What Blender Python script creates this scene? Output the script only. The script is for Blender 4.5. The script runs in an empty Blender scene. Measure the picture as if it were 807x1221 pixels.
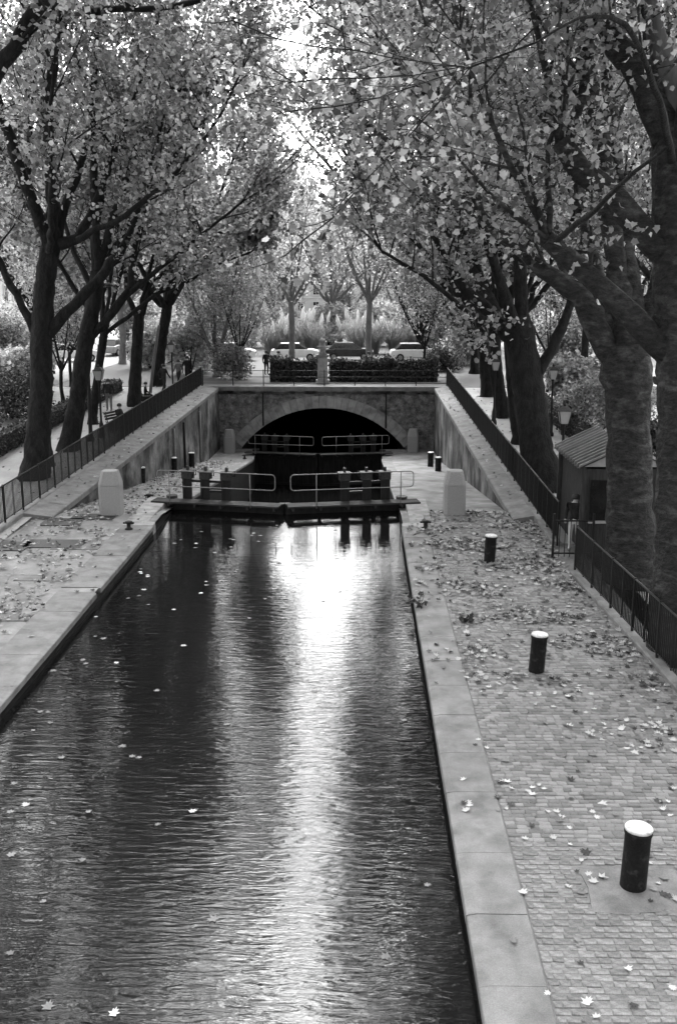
import bpy, bmesh, math, random
import numpy as np
from mathutils import Vector, Matrix, Euler, Quaternion

# ------------------------------------------------------------------ camera, sky, sun, exposure
scn = bpy.context.scene
COL = scn.collection
R_ = math.radians
CAM = Vector((0, 0, 7.5)); F = 1187.0
CROT = Euler((R_(90 - 13.04), 0, R_(1.25)), 'XYZ')
cd = bpy.data.cameras.new('camera'); cam = bpy.data.objects.new('camera', cd); COL.objects.link(cam)
cam.location = CAM; cam.rotation_euler = CROT
cd.sensor_fit = 'AUTO'; cd.sensor_width = 36; cd.lens = 35; cd.clip_end = 3000; cd.clip_start = 0.05
scn.camera = cam
SUN_EL, SUN_AZ = 44.0, -3.0            # degrees; azimuth measured from +Y towards +X
w = bpy.data.worlds.new('World'); scn.world = w; w.use_nodes = True
nt = w.node_tree; nt.nodes.clear()
sky = nt.nodes.new('ShaderNodeTexSky'); sky.sky_type = 'NISHITA'; sky.sun_disc = False
sky.sun_elevation = R_(SUN_EL); sky.sun_rotation = R_(SUN_AZ)
sky.air_density = 1.0; sky.dust_density = 6.0; sky.ozone_density = 1.0
bw = nt.nodes.new('ShaderNodeRGBToBW'); bg = nt.nodes.new('ShaderNodeBackground'); wo = nt.nodes.new('ShaderNodeOutputWorld')
bg.inputs[1].default_value = 0.15
nt.links.new(sky.outputs[0], bw.inputs[0]); nt.links.new(bw.outputs[0], bg.inputs[0]); nt.links.new(bg.outputs[0], wo.inputs[0])
sl = bpy.data.lights.new('sun', 'SUN'); sl.energy = 0.6; sl.angle = R_(56); sl.color = (1, 1, 1)
sun = bpy.data.objects.new('sun', sl); COL.objects.link(sun)
el, az = R_(SUN_EL), R_(SUN_AZ)
sdir = Vector((math.sin(az) * math.cos(el), math.cos(az) * math.cos(el), math.sin(el)))
sun.rotation_euler = (-sdir).to_track_quat('-Z', 'Y').to_euler(); sun.location = (0, 0, 60)
vs = scn.view_settings
scn.display_settings.display_device = 'sRGB'
vs.view_transform = 'Standard'; vs.look = 'None'; vs.gamma = 1.0; vs.exposure = 2.48; vs.use_curve_mapping = False
scn.cycles.max_bounces = 6; scn.cycles.diffuse_bounces = 3; scn.cycles.transmission_bounces = 4
scn.cycles.sample_clamp_indirect = 6.0; scn.cycles.use_denoising = True

RM = CROT.to_matrix()
def ray(px, py): return RM @ Vector(((px - 403.5) / F, -(py - 610.5) / F, -1))
def at(px, py, zc): return CAM + ray(px, py) * zc
def on(px, py, z):
    d = ray(px, py); return CAM + d * ((z - CAM.z) / d.z)
RMI = np.array(RM.inverted())
def project(P):
    q = (np.asarray(P) - np.array(CAM)) @ RMI.T
    return np.stack([403.5 + F * q[:, 0] / -q[:, 2], 610.5 - F * q[:, 1] / -q[:, 2], -q[:, 2]], 1)

# ------------------------------------------------------------------ levels of the place
WATER = -0.32; LOW_WATER = -5.0
XR, XL = 1.32, -6.5                    # lock and quay edges
YB = 64.0                              # face of the road bridge
def zq(y): return -3.1 * min(max((y - 32) / 28, 0), 1)       # quays fall beside the lock
def zb(y): return 0.9 * min(max((y - 28) / 36, 0), 1)        # banks above rise to the bridge
def xfr(y):                                                   # right fence line
    return float(np.interp(y, [6, 18, 25.4, 28, 64], [6.5, 6.05, 5.65, 5.75, 5.5]))
def xfl(y): return float(np.interp(y, [6, 30, 64], [-11.5, -11.05, -10.1]))

# ------------------------------------------------------------------ materials (all grey: the photograph is monochrome)
MATS = {}
def mat(name, v0, v1=None, scale=3.0, rough=0.8, bump=0.0, bscale=30.0, rnd=0.0, attr=None, detail=6.0, stretch=(1, 1, 1), spec=0.3,
        spots=None, metallic=0.0, transl=0.0, contrast=(0.35, 0.65), grain=0.0, gscale=55.0, bdist=.02):
    m = bpy.data.materials.new(name); m.use_nodes = True; MATS[name] = m
    n = m.node_tree.nodes; L = m.node_tree.links; b = n['Principled BSDF']
    b.inputs['Roughness'].default_value = rough; b.inputs['Specular IOR Level'].default_value = spec; b.inputs['Metallic'].default_value = metallic
    v1 = v0 if v1 is None else v1
    tc = n.new('ShaderNodeTexCoord'); mp = n.new('ShaderNodeMapping'); mp.inputs['Scale'].default_value = stretch
    L.new(tc.outputs['Object'], mp.inputs[0])
    if attr:
        a = n.new('ShaderNodeAttribute'); a.attribute_name = attr; fac = a.outputs['Fac']
    else:
        t = n.new('ShaderNodeTexNoise'); t.inputs['Scale'].default_value = scale; t.inputs['Detail'].default_value = detail; t.inputs['Roughness'].default_value = 0.62
        L.new(mp.outputs[0], t.inputs[0]); fac = t.outputs[0]
    r = n.new('ShaderNodeMapRange'); L.new(fac, r.inputs[0])
    lo, hi = (0.0, 1.0) if attr else contrast
    r.inputs[1].default_value = lo; r.inputs[2].default_value = hi; r.inputs[3].default_value = v0; r.inputs[4].default_value = v1
    val = r.outputs[0]
    if spots:                                                 # (scale, threshold, factor) stains with a shape of their own
        t2 = n.new('ShaderNodeTexNoise'); t2.inputs['Scale'].default_value = spots[0]; t2.inputs['Detail'].default_value = 8
        L.new(mp.outputs[0], t2.inputs[0])
        r2 = n.new('ShaderNodeMapRange'); L.new(t2.outputs[0], r2.inputs[0])
        r2.inputs[1].default_value = spots[1] - .06; r2.inputs[2].default_value = spots[1] + .06; r2.inputs[3].default_value = 1; r2.inputs[4].default_value = spots[2]
        mu = n.new('ShaderNodeMath'); mu.operation = 'MULTIPLY'; L.new(val, mu.inputs[0]); L.new(r2.outputs[0], mu.inputs[1]); val = mu.outputs[0]
    if grain:
        tg = n.new('ShaderNodeTexNoise'); tg.inputs['Scale'].default_value = gscale; tg.inputs['Detail'].default_value = 3; tg.inputs['Roughness'].default_value = .8
        L.new(mp.outputs[0], tg.inputs[0]); rg = n.new('ShaderNodeMapRange'); L.new(tg.outputs[0], rg.inputs[0])
        rg.inputs[1].default_value = .3; rg.inputs[2].default_value = .7; rg.inputs[3].default_value = 1 - grain; rg.inputs[4].default_value = 1 + grain
        mu = n.new('ShaderNodeMath'); mu.operation = 'MULTIPLY'; L.new(val, mu.inputs[0]); L.new(rg.outputs[0], mu.inputs[1]); val = mu.outputs[0]
    if rnd:
        oi = n.new('ShaderNodeObjectInfo'); r3 = n.new('ShaderNodeMapRange'); L.new(oi.outputs['Random'], r3.inputs[0])
        r3.inputs[3].default_value = 1 - rnd; r3.inputs[4].default_value = 1 + rnd
        mu = n.new('ShaderNodeMath'); mu.operation = 'MULTIPLY'; L.new(val, mu.inputs[0]); L.new(r3.outputs[0], mu.inputs[1]); val = mu.outputs[0]
    cb = n.new('ShaderNodeCombineColor'); [L.new(val, cb.inputs[i]) for i in range(3)]
    L.new(cb.outputs[0], b.inputs['Base Color'])
    if bump:
        t4 = n.new('ShaderNodeTexNoise'); t4.inputs['Scale'].default_value = bscale; t4.inputs['Detail'].default_value = 5
        L.new(mp.outputs[0], t4.inputs[0]); bp = n.new('ShaderNodeBump'); bp.inputs['Strength'].default_value = bump; bp.inputs['Distance'].default_value = bdist
        L.new(t4.outputs[0], bp.inputs['Height']); L.new(bp.outputs[0], b.inputs['Normal'])
    if transl:
        tr = n.new('ShaderNodeBsdfTranslucent'); L.new(cb.outputs[0], tr.inputs[0]); mx = n.new('ShaderNodeMixShader'); mx.inputs[0].default_value = transl
        L.new(b.outputs[0], mx.inputs[1]); L.new(tr.outputs[0], mx.inputs[2]); L.new(mx.outputs[0], n['Material Output'].inputs[0])
    return m
mat('stone', .22, .38, 2.2, .85, .25, 60, rnd=.08, spots=(1.3, .58, .72), grain=.22)
mat('coping', .15, .24, 1.6, .8, .2, 70, rnd=.07, spots=(2.6, .57, .80), grain=.22)
mat('sett', .13, .26, 11, .75, .6, 70, rnd=.24, grain=.22)
mat('sett_far', .13, .26, 0, .75, .35, 90, attr='shade', grain=.22)
mat('mortar', .14, .21, 8, .95, .4, 80, grain=.22)
mat('sandy', .18, .32, 1.1, .95, .35, 50, spots=(.8, .56, .72), grain=.22)
mat('concrete', .14, .22, 3, .9, .2, 60, grain=.22)
mat('path', .30, .42, .7, .95, .3, 30, grain=.22)
mat('road', .22, .30, .3, .9, .2, 20)
mat('wall_stained', .02, .28, 1.3, .9, .7, 10, stretch=(1.0, .55, .5), spots=(.9, .53, .40), contrast=(.36, .68), detail=10, grain=.25, gscale=18)
mat('rubble', .06, .34, 2.6, .95, .6, 12, contrast=(.3, .7), grain=.3, gscale=14)
mat('voussoir', .26, .40, 1.8, .9, .3, 25, rnd=.12, spots=(1.5, .57, .7), grain=.22)
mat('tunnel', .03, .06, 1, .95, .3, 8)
mat('iron', .006, .012, 20, .55, .1, 80, spec=.35)
mat('iron_worn', .015, .04, 15, .6, .15, 60, spec=.4)
mat('rail_paint', .15, .24, 18, .5, spec=.4)
mat('white_paint', .55, .82, 14, .6, .2, 60, spots=(9, .60, .55))
mat('black_paint', .005, .012, 30, .65, .25, 60, spec=.2, spots=(7, .62, 4.0))
mat('wet_wood', .003, .016, 6, .6, .4, 20, stretch=(1, 1, .2))
mat('deck_wood', .018, .05, 5, .8, .3, 30, stretch=(.3, 3, 1))
mat('granite', .27, .33, 40, .8, .15, 90, detail=3, rnd=.05, grain=.22)
mat('bark', .007, .045, 5, .9, 1.0, 7, stretch=(1, 1, 2.0), contrast=(.28, .74), detail=14, spots=(2.0, .57, 2.3), grain=.35, gscale=30, bdist=.10)
mat('bark_dark', .003, .018, 5.0, .9, .9, 18, stretch=(1, 1, .4), grain=.35, gscale=22, bdist=.06)
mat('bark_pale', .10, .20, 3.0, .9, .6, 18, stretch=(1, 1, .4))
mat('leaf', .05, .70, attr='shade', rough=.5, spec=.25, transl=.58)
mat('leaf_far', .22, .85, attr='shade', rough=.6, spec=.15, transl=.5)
mat('leaf_hedge', .015, .13, attr='shade', rough=.5, spec=.25, transl=.25)
mat('leaf_dry', .02, .55, attr='shade', rough=.65, spec=.2, transl=.1)
mat('leaf_dry_dark', .025, .06, 12, rough=.65, spec=.2, rnd=.35)
mat('leaf_dry_pale', .44, .60, 12, rough=.65, spec=.2, rnd=.15)
mat('leaf_dry_mid', .14, .22, 12, rough=.65, spec=.2, rnd=.3)
mat('foliage_core', .01, .02, 4, .95)  # near-black fill, stands in for the shade between hedge leaves
mat('plume', .75, .85, 6, .9, transl=.3)
mat('blade', .16, .36, attr='shade', rough=.6, transl=.3)
mat('cloth_dark', .008, .03, 8, .9, .2, 60)
mat('cloth_mid', .08, .14, 8, .9, .2, 60)
mat('cloth_light', .5, .62, 8, .9, .2, 60)
mat('skin', .32, .40, 8, .6)
mat('hair', .02, .05, 20, .7)
mat('car_dark', .012, .02, 2, .25, spec=.5)
mat('car_white', .70, .78, 2, .3, spec=.5)
mat('car_grey', .24, .30, 2, .3, spec=.5)
mat('glass', .01, .02, 2, .08, spec=.6)
mat('lamp_glass', .30, .40, 2, .25, spec=.5)
mat('tyre', .015, .02, 10, .9)
mat('tin', .04, .09, 3, .5, .1, 30, spots=(2.5, .56, .5), spec=.4)
mat('hut_wood', .02, .05, 5, .8, .3, 20, stretch=(4, 4, .4))
mat('hut_light', .28, .36, 5, .8)
mat('facade', .50, .62, .25, .9, .1, 10, rnd=.12)
mat('facade_trim', .58, .68, 1, .9)
mat('slate', .08, .12, 2, .7)
mat('awning', .62, .74, 2, .8)
mat('terrain', .12, .18, .05, .95)

# water: dark, glossy, small wind ripples running across the canal
def water_mat(name, k):
    m = bpy.data.materials.new(name); m.use_nodes = True; MATS[name] = m
    n = m.node_tree.nodes; L = m.node_tree.links; b = n['Principled BSDF']
    b.inputs['Base Color'].default_value = (.006, .006, .006, 1); b.inputs['Roughness'].default_value = .04; b.inputs['IOR'].default_value = 1.33
    b.inputs['Specular IOR Level'].default_value = .3
    tc = n.new('ShaderNodeTexCoord'); h = None
    for sx, sy, sc, amp, ds in ((.75, 3.8, 2.3, .40, .8), (1.0, 3.0, 6.0, .10, .5), (1.0, 1.4, .35, .7, .3)):
        mp = n.new('ShaderNodeMapping'); mp.inputs['Scale'].default_value = (sx, sy, 1); mp.inputs['Rotation'].default_value = (0, 0, .06 * sc)
        L.new(tc.outputs['Object'], mp.inputs[0])
        t = n.new('ShaderNodeTexNoise'); t.inputs['Scale'].default_value = sc; t.inputs['Detail'].default_value = 2.5; t.inputs['Distortion'].default_value = ds
        L.new(mp.outputs[0], t.inputs[0])
        mu = n.new('ShaderNodeMath'); mu.operation = 'MULTIPLY'; mu.inputs[1].default_value = amp; L.new(t.outputs[0], mu.inputs[0])
        if h is None: h = mu.outputs[0]
        else:
            ad = n.new('ShaderNodeMath'); ad.operation = 'ADD'; L.new(h, ad.inputs[0]); L.new(mu.outputs[0], ad.inputs[1]); h = ad.outputs[0]
    # the breeze dies away in the lee of the gates: calmer towards them
    sp = n.new('ShaderNodeSeparateXYZ'); L.new(tc.outputs['Object'], sp.inputs[0])
    r = n.new('ShaderNodeMapRange'); L.new(sp.outputs[1], r.inputs[0]); r.inputs[1].default_value = 14; r.inputs[2].default_value = 29; r.inputs[3].default_value = 1.0; r.inputs[4].default_value = .22
    st = n.new('ShaderNodeMath'); st.operation = 'MULTIPLY'; L.new(h, st.inputs[0]); L.new(r.outputs[0], st.inputs[1])
    bp = n.new('ShaderNodeBump'); bp.inputs['Strength'].default_value = 1.0; bp.inputs['Distance'].default_value = k
    L.new(st.outputs[0], bp.inputs['Height']); L.new(bp.outputs[0], b.inputs['Normal'])
water_mat('water', .030)

# ------------------------------------------------------------------ mesh helpers
def tag(o, label=None, cat=None, group=None, kind=None):
    if label: o['label'] = label
    if cat: o['category'] = cat
    if group: o['group'] = group
    if kind: o['kind'] = kind
    return o
def link(name, me, m, parent=None, loc=None, rot=None, scale=None):
    o = bpy.data.objects.new(name, me); COL.objects.link(o)
    if m and not me.materials: me.materials.append(MATS[m])
    if parent is not None: o.parent = parent
    if loc is not None: o.location = loc
    if rot is not None: o.rotation_euler = rot
    if scale is not None: o.scale = scale
    return o
def empty(name, loc=(0, 0, 0), rz=0, **k):
    o = bpy.data.objects.new(name, None); COL.objects.link(o); o.empty_display_size = .2
    o.location = loc; o.rotation_euler = (0, 0, rz); tag(o, **k); return o
def copy_tree(o, parent=None):
    c = o.copy(); COL.objects.link(c); c.parent = parent
    for ch in list(o.children): copy_tree(ch, c)
    return c
def np_mesh(name, V, FV, n_per, shade=None, smooth=False):
    """V (n,3), FV flat vertex indices, n_per verts per face (int or array)"""
    me = bpy.data.meshes.new(name); V = np.asarray(V, np.float32); FV = np.asarray(FV, np.int32)
    if np.isscalar(n_per): n_per = np.full(len(FV) // n_per, n_per, np.int32)
    me.vertices.add(len(V)); me.vertices.foreach_set('co', V.ravel())
    me.loops.add(len(FV)); me.loops.foreach_set('vertex_index', FV)
    st = np.zeros(len(n_per), np.int32); st[1:] = np.cumsum(n_per)[:-1]
    me.polygons.add(len(n_per)); me.polygons.foreach_set('loop_start', st); me.polygons.foreach_set('loop_total', n_per.astype(np.int32))
    if smooth: me.polygons.foreach_set('use_smooth', np.ones(len(n_per), bool))
    if shade is not None:
        a = me.attributes.new('shade', 'FLOAT', 'POINT'); a.data.foreach_set('value', np.asarray(shade, np.float32))
    me.update(calc_edges=True); return me
class MB:
    def __init__(s): s.v = []; s.f = []; s.sm = []
    def add(s, vs, fs, smooth=False):
        b = len(s.v); s.v += [tuple(p) for p in vs]; s.f += [tuple(i + b for i in f) for f in fs]; s.sm += [smooth] * len(fs); return s
    def box(s, x0, x1, y0, y1, z0, z1, M=None):
        p = [Vector((x, y, z)) for z in (z0, z1) for y in (y0, y1) for x in (x0, x1)]
        if M is not None: p = [M @ q for q in p]
        return s.add(p, [(0, 2, 3, 1), (4, 5, 7, 6), (0, 1, 5, 4), (1, 3, 7, 5), (3, 2, 6, 7), (2, 0, 4, 6)])
    def tube(s, pts, rad, n=8, caps=True, closed=False, smooth=True, jitter=0, rng=None):
        pts = [Vector(p) for p in pts]; m = len(pts)
        if not hasattr(rad, '__len__'): rad = [rad] * m
        vs = []; u = None
        for i, p in enumerate(pts):
            a = pts[(i - 1) % m] if (closed or i > 0) else p; c = pts[(i + 1) % m] if (closed or i < m - 1) else p
            t = (c - a).normalized()
            if u is None: u = t.orthogonal().normalized()
            u = (u - t * u.dot(t)); u = u.normalized() if u.length > 1e-6 else t.orthogonal().normalized()
            w_ = t.cross(u)
            for k in range(n):
                an = 2 * math.pi * k / n; rr = rad[i] * (1 + (rng.uniform(-jitter, jitter) if jitter else 0))
                vs.append(p + (u * math.cos(an) + w_ * math.sin(an)) * rr)
        fs = []
        for i in range(m if closed else m - 1):
            j = (i + 1) % m
            for k in range(n): fs.append((i * n + k, i * n + (k + 1) % n, j * n + (k + 1) % n, j * n + k))
        s.add(vs, fs, smooth)
        if caps and not closed:
            b = len(s.v) - n * m
            s.f.append(tuple(b + k for k in reversed(range(n)))); s.f.append(tuple(b + (m - 1) * n + k for k in range(n))); s.sm += [False, False]
        return s
    def lathe(s, prof, n=16, c=(0, 0, 0), smooth=True):
        vs = []; m = len(prof)
        for r, z in prof:
            for k in range(n):
                a = 2 * math.pi * k / n; vs.append((c[0] + r * math.cos(a), c[1] + r * math.sin(a), c[2] + z))
        fs = [(i * n + k, i * n + (k + 1) % n, (i + 1) * n + (k + 1) % n, (i + 1) * n + k) for i in range(m - 1) for k in range(n)]
        s.add(vs, fs, smooth); b = len(s.v) - n * m
        s.f.append(tuple(b + k for k in reversed(range(n)))); s.f.append(tuple(b + (m - 1) * n + k for k in range(n))); s.sm += [False, False]
        return s
    def prism(s, poly, a0, a1, axis='x', smooth=False):
        """poly of 2-D points extruded along an axis"""
        def P(u, v, t): return {'x': (t, u, v), 'y': (u, t, v), 'z': (u, v, t)}[axis]
        n = len(poly)
        vs = [P(u, v, a0) for u, v in poly] + [P(u, v, a1) for u, v in poly]
        fs = [tuple(range(n)), tuple(reversed(range(n, 2 * n)))] + [(k, n + k, n + (k + 1) % n, (k + 1) % n) for k in range(n)]
        return s.add(vs, fs, smooth)
    def mesh(s, name='m'):
        me = bpy.data.meshes.new(name); me.from_pydata(s.v, [], s.f)
        me.polygons.foreach_set('use_smooth', s.sm); me.update(); return me
    def build(s, name, m, parent=None, bevel=0, fix=True, **k):
        me = s.mesh(name)
        if bevel or fix:
            bm = bmesh.new(); bm.from_mesh(me)
            if bevel: bmesh.ops.bevel(bm, geom=[e for e in bm.edges if e.is_manifold and e.calc_face_angle(0) > .5], offset=bevel, segments=1, affect='EDGES', clamp_overlap=True)
            bmesh.ops.recalc_face_normals(bm, faces=bm.faces); bm.to_mesh(me); bm.free()
        return link(name, me, m, parent, **k)

# ------------------------------------------------------------------ leaves
LEAF6 = np.array([(0, 0, 0), (-.50, .28, .20), (-.36, .78, .14), (0, 1.08, -.08), (.36, .78, .14), (.50, .28, .20)], np.float32)
LEAF6F = np.array([0, 3, 2, 1, 0, 5, 4, 3], np.int32)
LEAF4 = np.array([(0, 0, .04), (-.46, .5, 0), (0, 1.0, .04), (.46, .5, 0)], np.float32); LEAF4F = np.array([0, 1, 2, 0, 2, 3], np.int32)
_h = [(-.40, .04, .14), (-.36, .27, .10), (-.56, .50, .24), (-.33, .68, .10)]
LEAF10 = np.array([(0, 0, 0)] + _h + [(0, 1.08, -.08)] + [(-x, y, z) for x, y, z in reversed(_h)], np.float32)
LEAF10F = np.array([0, 5, 4, 3, 2, 1, 0, 9, 8, 7, 6, 5], np.int32)
LEAVES = {4: (LEAF4, LEAF4F, 3), 6: (LEAF6, LEAF6F, 4), 10: (LEAF10, LEAF10F, 6)}
def star_leaf(curl, fold=0.0):
    o = [(0, 0), (-.40, -.04), (-.30, .20), (-.62, .42), (-.26, .50), (-.30, .86), (-.08, .72), (0, 1.1), (.08, .72), (.30, .86), (.26, .50), (.62, .42), (.30, .20), (.40, -.04)]
    v = [(0, .35, .0)] + [(x, y, 0) for x, y in o]
    v = [(x * (1 - .12 * curl) * (1 - .35 * fold * (x > 0)), y, curl * (.36 * x * x + .22 * (y - .35) ** 2) + .03 + fold * (abs(x) if x > 0 else .3 * abs(x))) for x, y, _ in v]
    f = []
    for i in range(14): f += [0, 1 + (i + 1) % 14, 1 + i]
    return np.array(v, np.float32), np.array(f, np.int32)
def frames(rng, N, up, flat=0.0):
    n = rng.normal(size=(N, 3)) * (1 - up); n[:, 2] += up
    n /= np.linalg.norm(n, axis=1)[:, None] + 1e-9
    t = rng.normal(size=(N, 3)); t[:, 2] -= flat
    t -= n * (t * n).sum(1)[:, None]; t /= np.linalg.norm(t, axis=1)[:, None] + 1e-9
    return np.cross(t, n), t, n
def leaf_mesh(name, P, size, rng, up=.45, droop=.8, T=LEAF4, TF=LEAF4F, nper=3, shade=None):
    N = len(P); a, t, n = frames(rng, N, up, droop); s = np.asarray(size)[:, None, None]
    V = P[:, None, :] + s * (T[None, :, 0:1] * a[:, None, :] + T[None, :, 1:2] * t[:, None, :] + T[None, :, 2:3] * n[:, None, :])
    k = len(T); FV = (TF[None, :] + (np.arange(N) * k)[:, None]).ravel()
    if shade is None: shade = np.clip(rng.beta(2.0, 2.6, N), 0, 1)
    return np_mesh(name, V.reshape(-1, 3), FV, nper, np.repeat(shade, k))

# ------------------------------------------------------------------ ground, quays, water
def sheet(name, xs, ys, zf, m, kind='structure', label=None):
    V = [(x, y, zf(x, y)) for y in ys for x in xs]; nx = len(xs)
    Fc = [(j * nx + i, j * nx + i + 1, (j + 1) * nx + i + 1, (j + 1) * nx + i) for j in range(len(ys) - 1) for i in range(nx - 1)]
    mb = MB().add(V, Fc); o = mb.build(name, m, fix=False); tag(o, kind=kind, label=label); return o
rngp = random.Random(5)
# near basin and lock water
o = MB().add([(XL - .3, -30, WATER), (XR + .3, -30, WATER), (XR + .3, 34.0, WATER), (XL - .3, 34.0, WATER)], [(0, 1, 2, 3)]).build('water', 'water', fix=False); tag(o, kind='structure', label='dark rippled canal water in front of the lock')
o = MB().add([(XL - 3, 33.2, LOW_WATER), (XR + 3, 33.2, LOW_WATER), (XR + 3, 125, LOW_WATER), (XL - 3, 125, LOW_WATER)], [(0, 1, 2, 3)]).build('lock_water', 'water', fix=False); tag(o, kind='structure', label='black low water inside the lock and tunnel')
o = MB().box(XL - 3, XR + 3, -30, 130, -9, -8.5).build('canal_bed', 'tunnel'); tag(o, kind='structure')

def ramp_slab(name, x0, x1, side, top_m, edge_x):
    """quay body: flat, then falling beside the lock"""
    ys = [-12, 32] + [32 + k * 2 for k in range(1, 15)] + [YB + .0]
    mb = MB()
    for ya, yc in zip(ys[:-1], ys[1:]):
        mb.add([(x0, ya, zq(ya) - .02), (x1, ya, zq(ya) - .02), (x1, yc, zq(yc) - .02), (x0, yc, zq(yc) - .02)], [(0, 1, 2, 3)])
    o = mb.build(name, top_m, fix=False); tag(o, kind='structure'); return o
quay_r = ramp_slab('quay_right', XR + .05, 6.9, 1, 'sandy', XR)
quay_l = ramp_slab('quay_left', -12.2, XL - .05, -1, 'sandy', XL)
quay_r['label'] = 'cobbled right quay with fallen leaves'; quay_l['label'] = 'sandy left quay strewn with leaves'
# lock and quay side walls
for nm, x, s in (('lock_wall_right', XR, 1), ('lock_wall_left', XL, -1)):
    mb = MB(); ys = [-12, 32] + [32 + k * 2 for k in range(1, 15)] + [YB]
    for ya, yc in zip(ys[:-1], ys[1:]):
        mb.add([(x + s * .03, ya, -8), (x + s * .03, yc, -8), (x + s * .03, yc, zq(yc) - .1), (x + s * .03, ya, zq(ya) - .1)], [(0, 1, 2, 3)])
    o = mb.build(nm, 'wet_wood', fix=False); tag(o, kind='structure', label='dark wet masonry side of the canal')
# coping stones along both edges
def coping_row(parent, x_edge, s, wd, y0, y1, ln, step=None):
    y = y0; r = random.Random(int(y0 * 7 + wd * 100))
    while y < y1 - .3:
        L = min(ln * r.uniform(.85, 1.15), y1 - y); ya, yc = y + .006, y + L - .006
        off = r.uniform(-.006, .006)
        prof = [(0, -.15), (0, -.035), (.012, -.022), (.125, 0), (wd - .012, 0), (wd, -.012), (wd, -.15)]
        dz = r.uniform(-.004, .004); mb = MB(); n = len(prof)
        vs = [(x_edge + s * (u + off), ya, v + zq(ya) + dz) for u, v in prof] + [(x_edge + s * (u + off), yc, v + zq(yc) + dz) for u, v in prof]
        mb.add(vs, [tuple(range(n)), tuple(reversed(range(n, 2 * n)))] + [(k, n + k, n + (k + 1) % n, (k + 1) % n) for k in range(n)])
        mb.build('coping_stone', 'coping', parent); y += L
coping_row(quay_r, XR, 1, .75, 6.5, 30.4, 1.45)
coping_row(quay_l, XL, -1, 1.0, 10, 23.6, 1.5)
coping_row(quay_l, XL, -1, 1.0, 23.85, 30.4, 1.4)
for p, x, s in ((quay_r, XR, 1), (quay_l, XL, -1)): coping_row(p, x, s, .62, 34.6, 60.4, 1.7)
# hollow quoins where the gates hang
for nm, x, s in (('gate_quoin', XR, 1), ('gate_quoin', XL, -1)):
    mb = MB().prism([(x + s * .02, 30.42), (x + s * 1.0, 30.42), (x + s * 1.0, 34.55), (x + s * .28, 34.55), (x + s * .28, 31.0), (x + s * .02, 30.8)], -8, -.004, 'z')
    o = mb.build('gate_quoin', 'stone', quay_r if s > 0 else quay_l)
# cobbles on the right quay: rows across the quay
rows = []; r = random.Random(11)
y = 6.6; k = 0
while y < 32:
    d = r.uniform(.098, .116); x = XR + .765 + (0 if k % 2 else -.07)
    while x < xfr(y) - .12:
        Lx = r.uniform(.12, .21)
        xa, xb = max(x, XR + .765), min(x + Lx, xfr(y) - .10)
        if xb - xa > .035 and not (2.85 < (xa + xb) / 2 < 4.15 and 10.75 < y < 11.75):
            rows.append(((xa + xb) / 2, y + d / 2 + .02 * math.sin((xa + 3 * y) * 1.3) + r.uniform(-.005, .005), xb - xa - r.uniform(.003, .011), d - r.uniform(.002, .010)))
        x += Lx
    y += d; k += 1
rows = np.array(rows)
pp = project(np.c_[rows[:, :2], np.zeros(len(rows))])
vis = (pp[:, 0] > -5) & (pp[:, 0] < 812) & (pp[:, 1] < 1228)
order = np.argsort(np.where(vis, rows[:, 1], 1e9))[:300]
near = set(order.tolist())
def sett_verts(rr, j=.005):
    c = [(-.5, -.5), (.5, -.5), (.5, .5), (-.5, .5)]
    jj = [(rr.uniform(-j, j), rr.uniform(-j, j)) for _ in c]; tilt = rr.uniform(-.004, .004), rr.uniform(-.004, .004)
    return c, jj, tilt
def sett_geo(cx, cy, lx, ly, rr, h=0.0):
    c, jj, tl = sett_verts(rr); v = []
    for ins, z in ((0, -.03), (.0, -.006), (.007, h), ):
        for (u, q), (a, b) in zip(c, jj):
            v.append((cx + u * (lx - 2 * ins) + a, cy + q * (ly - 2 * ins) + b, z + (u * tl[0] + q * tl[1]) * 2))
    f = [(8, 9, 10, 11)] + [(4 + i, 4 + (i + 1) % 4, 8 + (i + 1) % 4, 8 + i) for i in range(4)] + [(i, (i + 1) % 4, 4 + (i + 1) % 4, 4 + i) for i in range(4)]
    return v, f
variants = []
for q in range(10):
    v, f = sett_geo(0, 0, .165, .105, r); me = MB().add(v, f).mesh('sett'); me.materials.append(MATS['sett']); variants.append(me)
V = []; FV = []; SH = []
for i, (cx, cy, lx, ly) in enumerate(rows):
    if i in near:
        link('sett', variants[r.randrange(10)], None, quay_r, loc=(cx, cy, r.uniform(-.005, .004)), rot=(0, 0, r.uniform(-.03, .03)), scale=(lx / .165, ly / .105, 1))
    else:
        v, f = sett_geo(cx, cy, lx, ly, r, r.uniform(-.004, .004)); b = len(V); V += v; SH += [r.random()] * len(v)
        for q in f: FV += [b + j for j in q]
o = link('setts', np_mesh('setts', V, FV, 4, SH), 'sett_far', quay_r); tag(o, kind='stuff')
o = MB().box(XR + .76, xfr(10), 5.5, 32, -.07, -.0085).build('bedding', 'mortar', quay_r)
MB().prism([(2.86, 10.8), (3.2, 10.77), (3.7, 10.82), (4.12, 10.8), (4.17, 11.3), (4.12, 11.74), (3.6, 11.70), (3.2, 11.75), (2.88, 11.70), (2.92, 11.3)], -.03, .004, 'z').build('concrete_patch', 'concrete', quay_r)
# metal hatches and slabs set in the left quay
for (px, py, a, c) in ((8, 651, 1.3, 1.0), (66, 648, 1.7, .9), (74, 622, 1.2, 1.0), (112, 616, 1.4, .8)):
    p = on(px, py, 0); MB().box(p.x - a / 2, p.x + a / 2, p.y - c / 2, p.y + c / 2, -.03, .006).build('hatch_cover', 'iron_worn', quay_l, bevel=.004)
for q in range(6):
    y = 12 + q * 3.1; MB().box(XL - 2.4, XL - 1.02, y, y + .5, -.03, -.004).build('paving_strip', 'concrete', quay_l)

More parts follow.
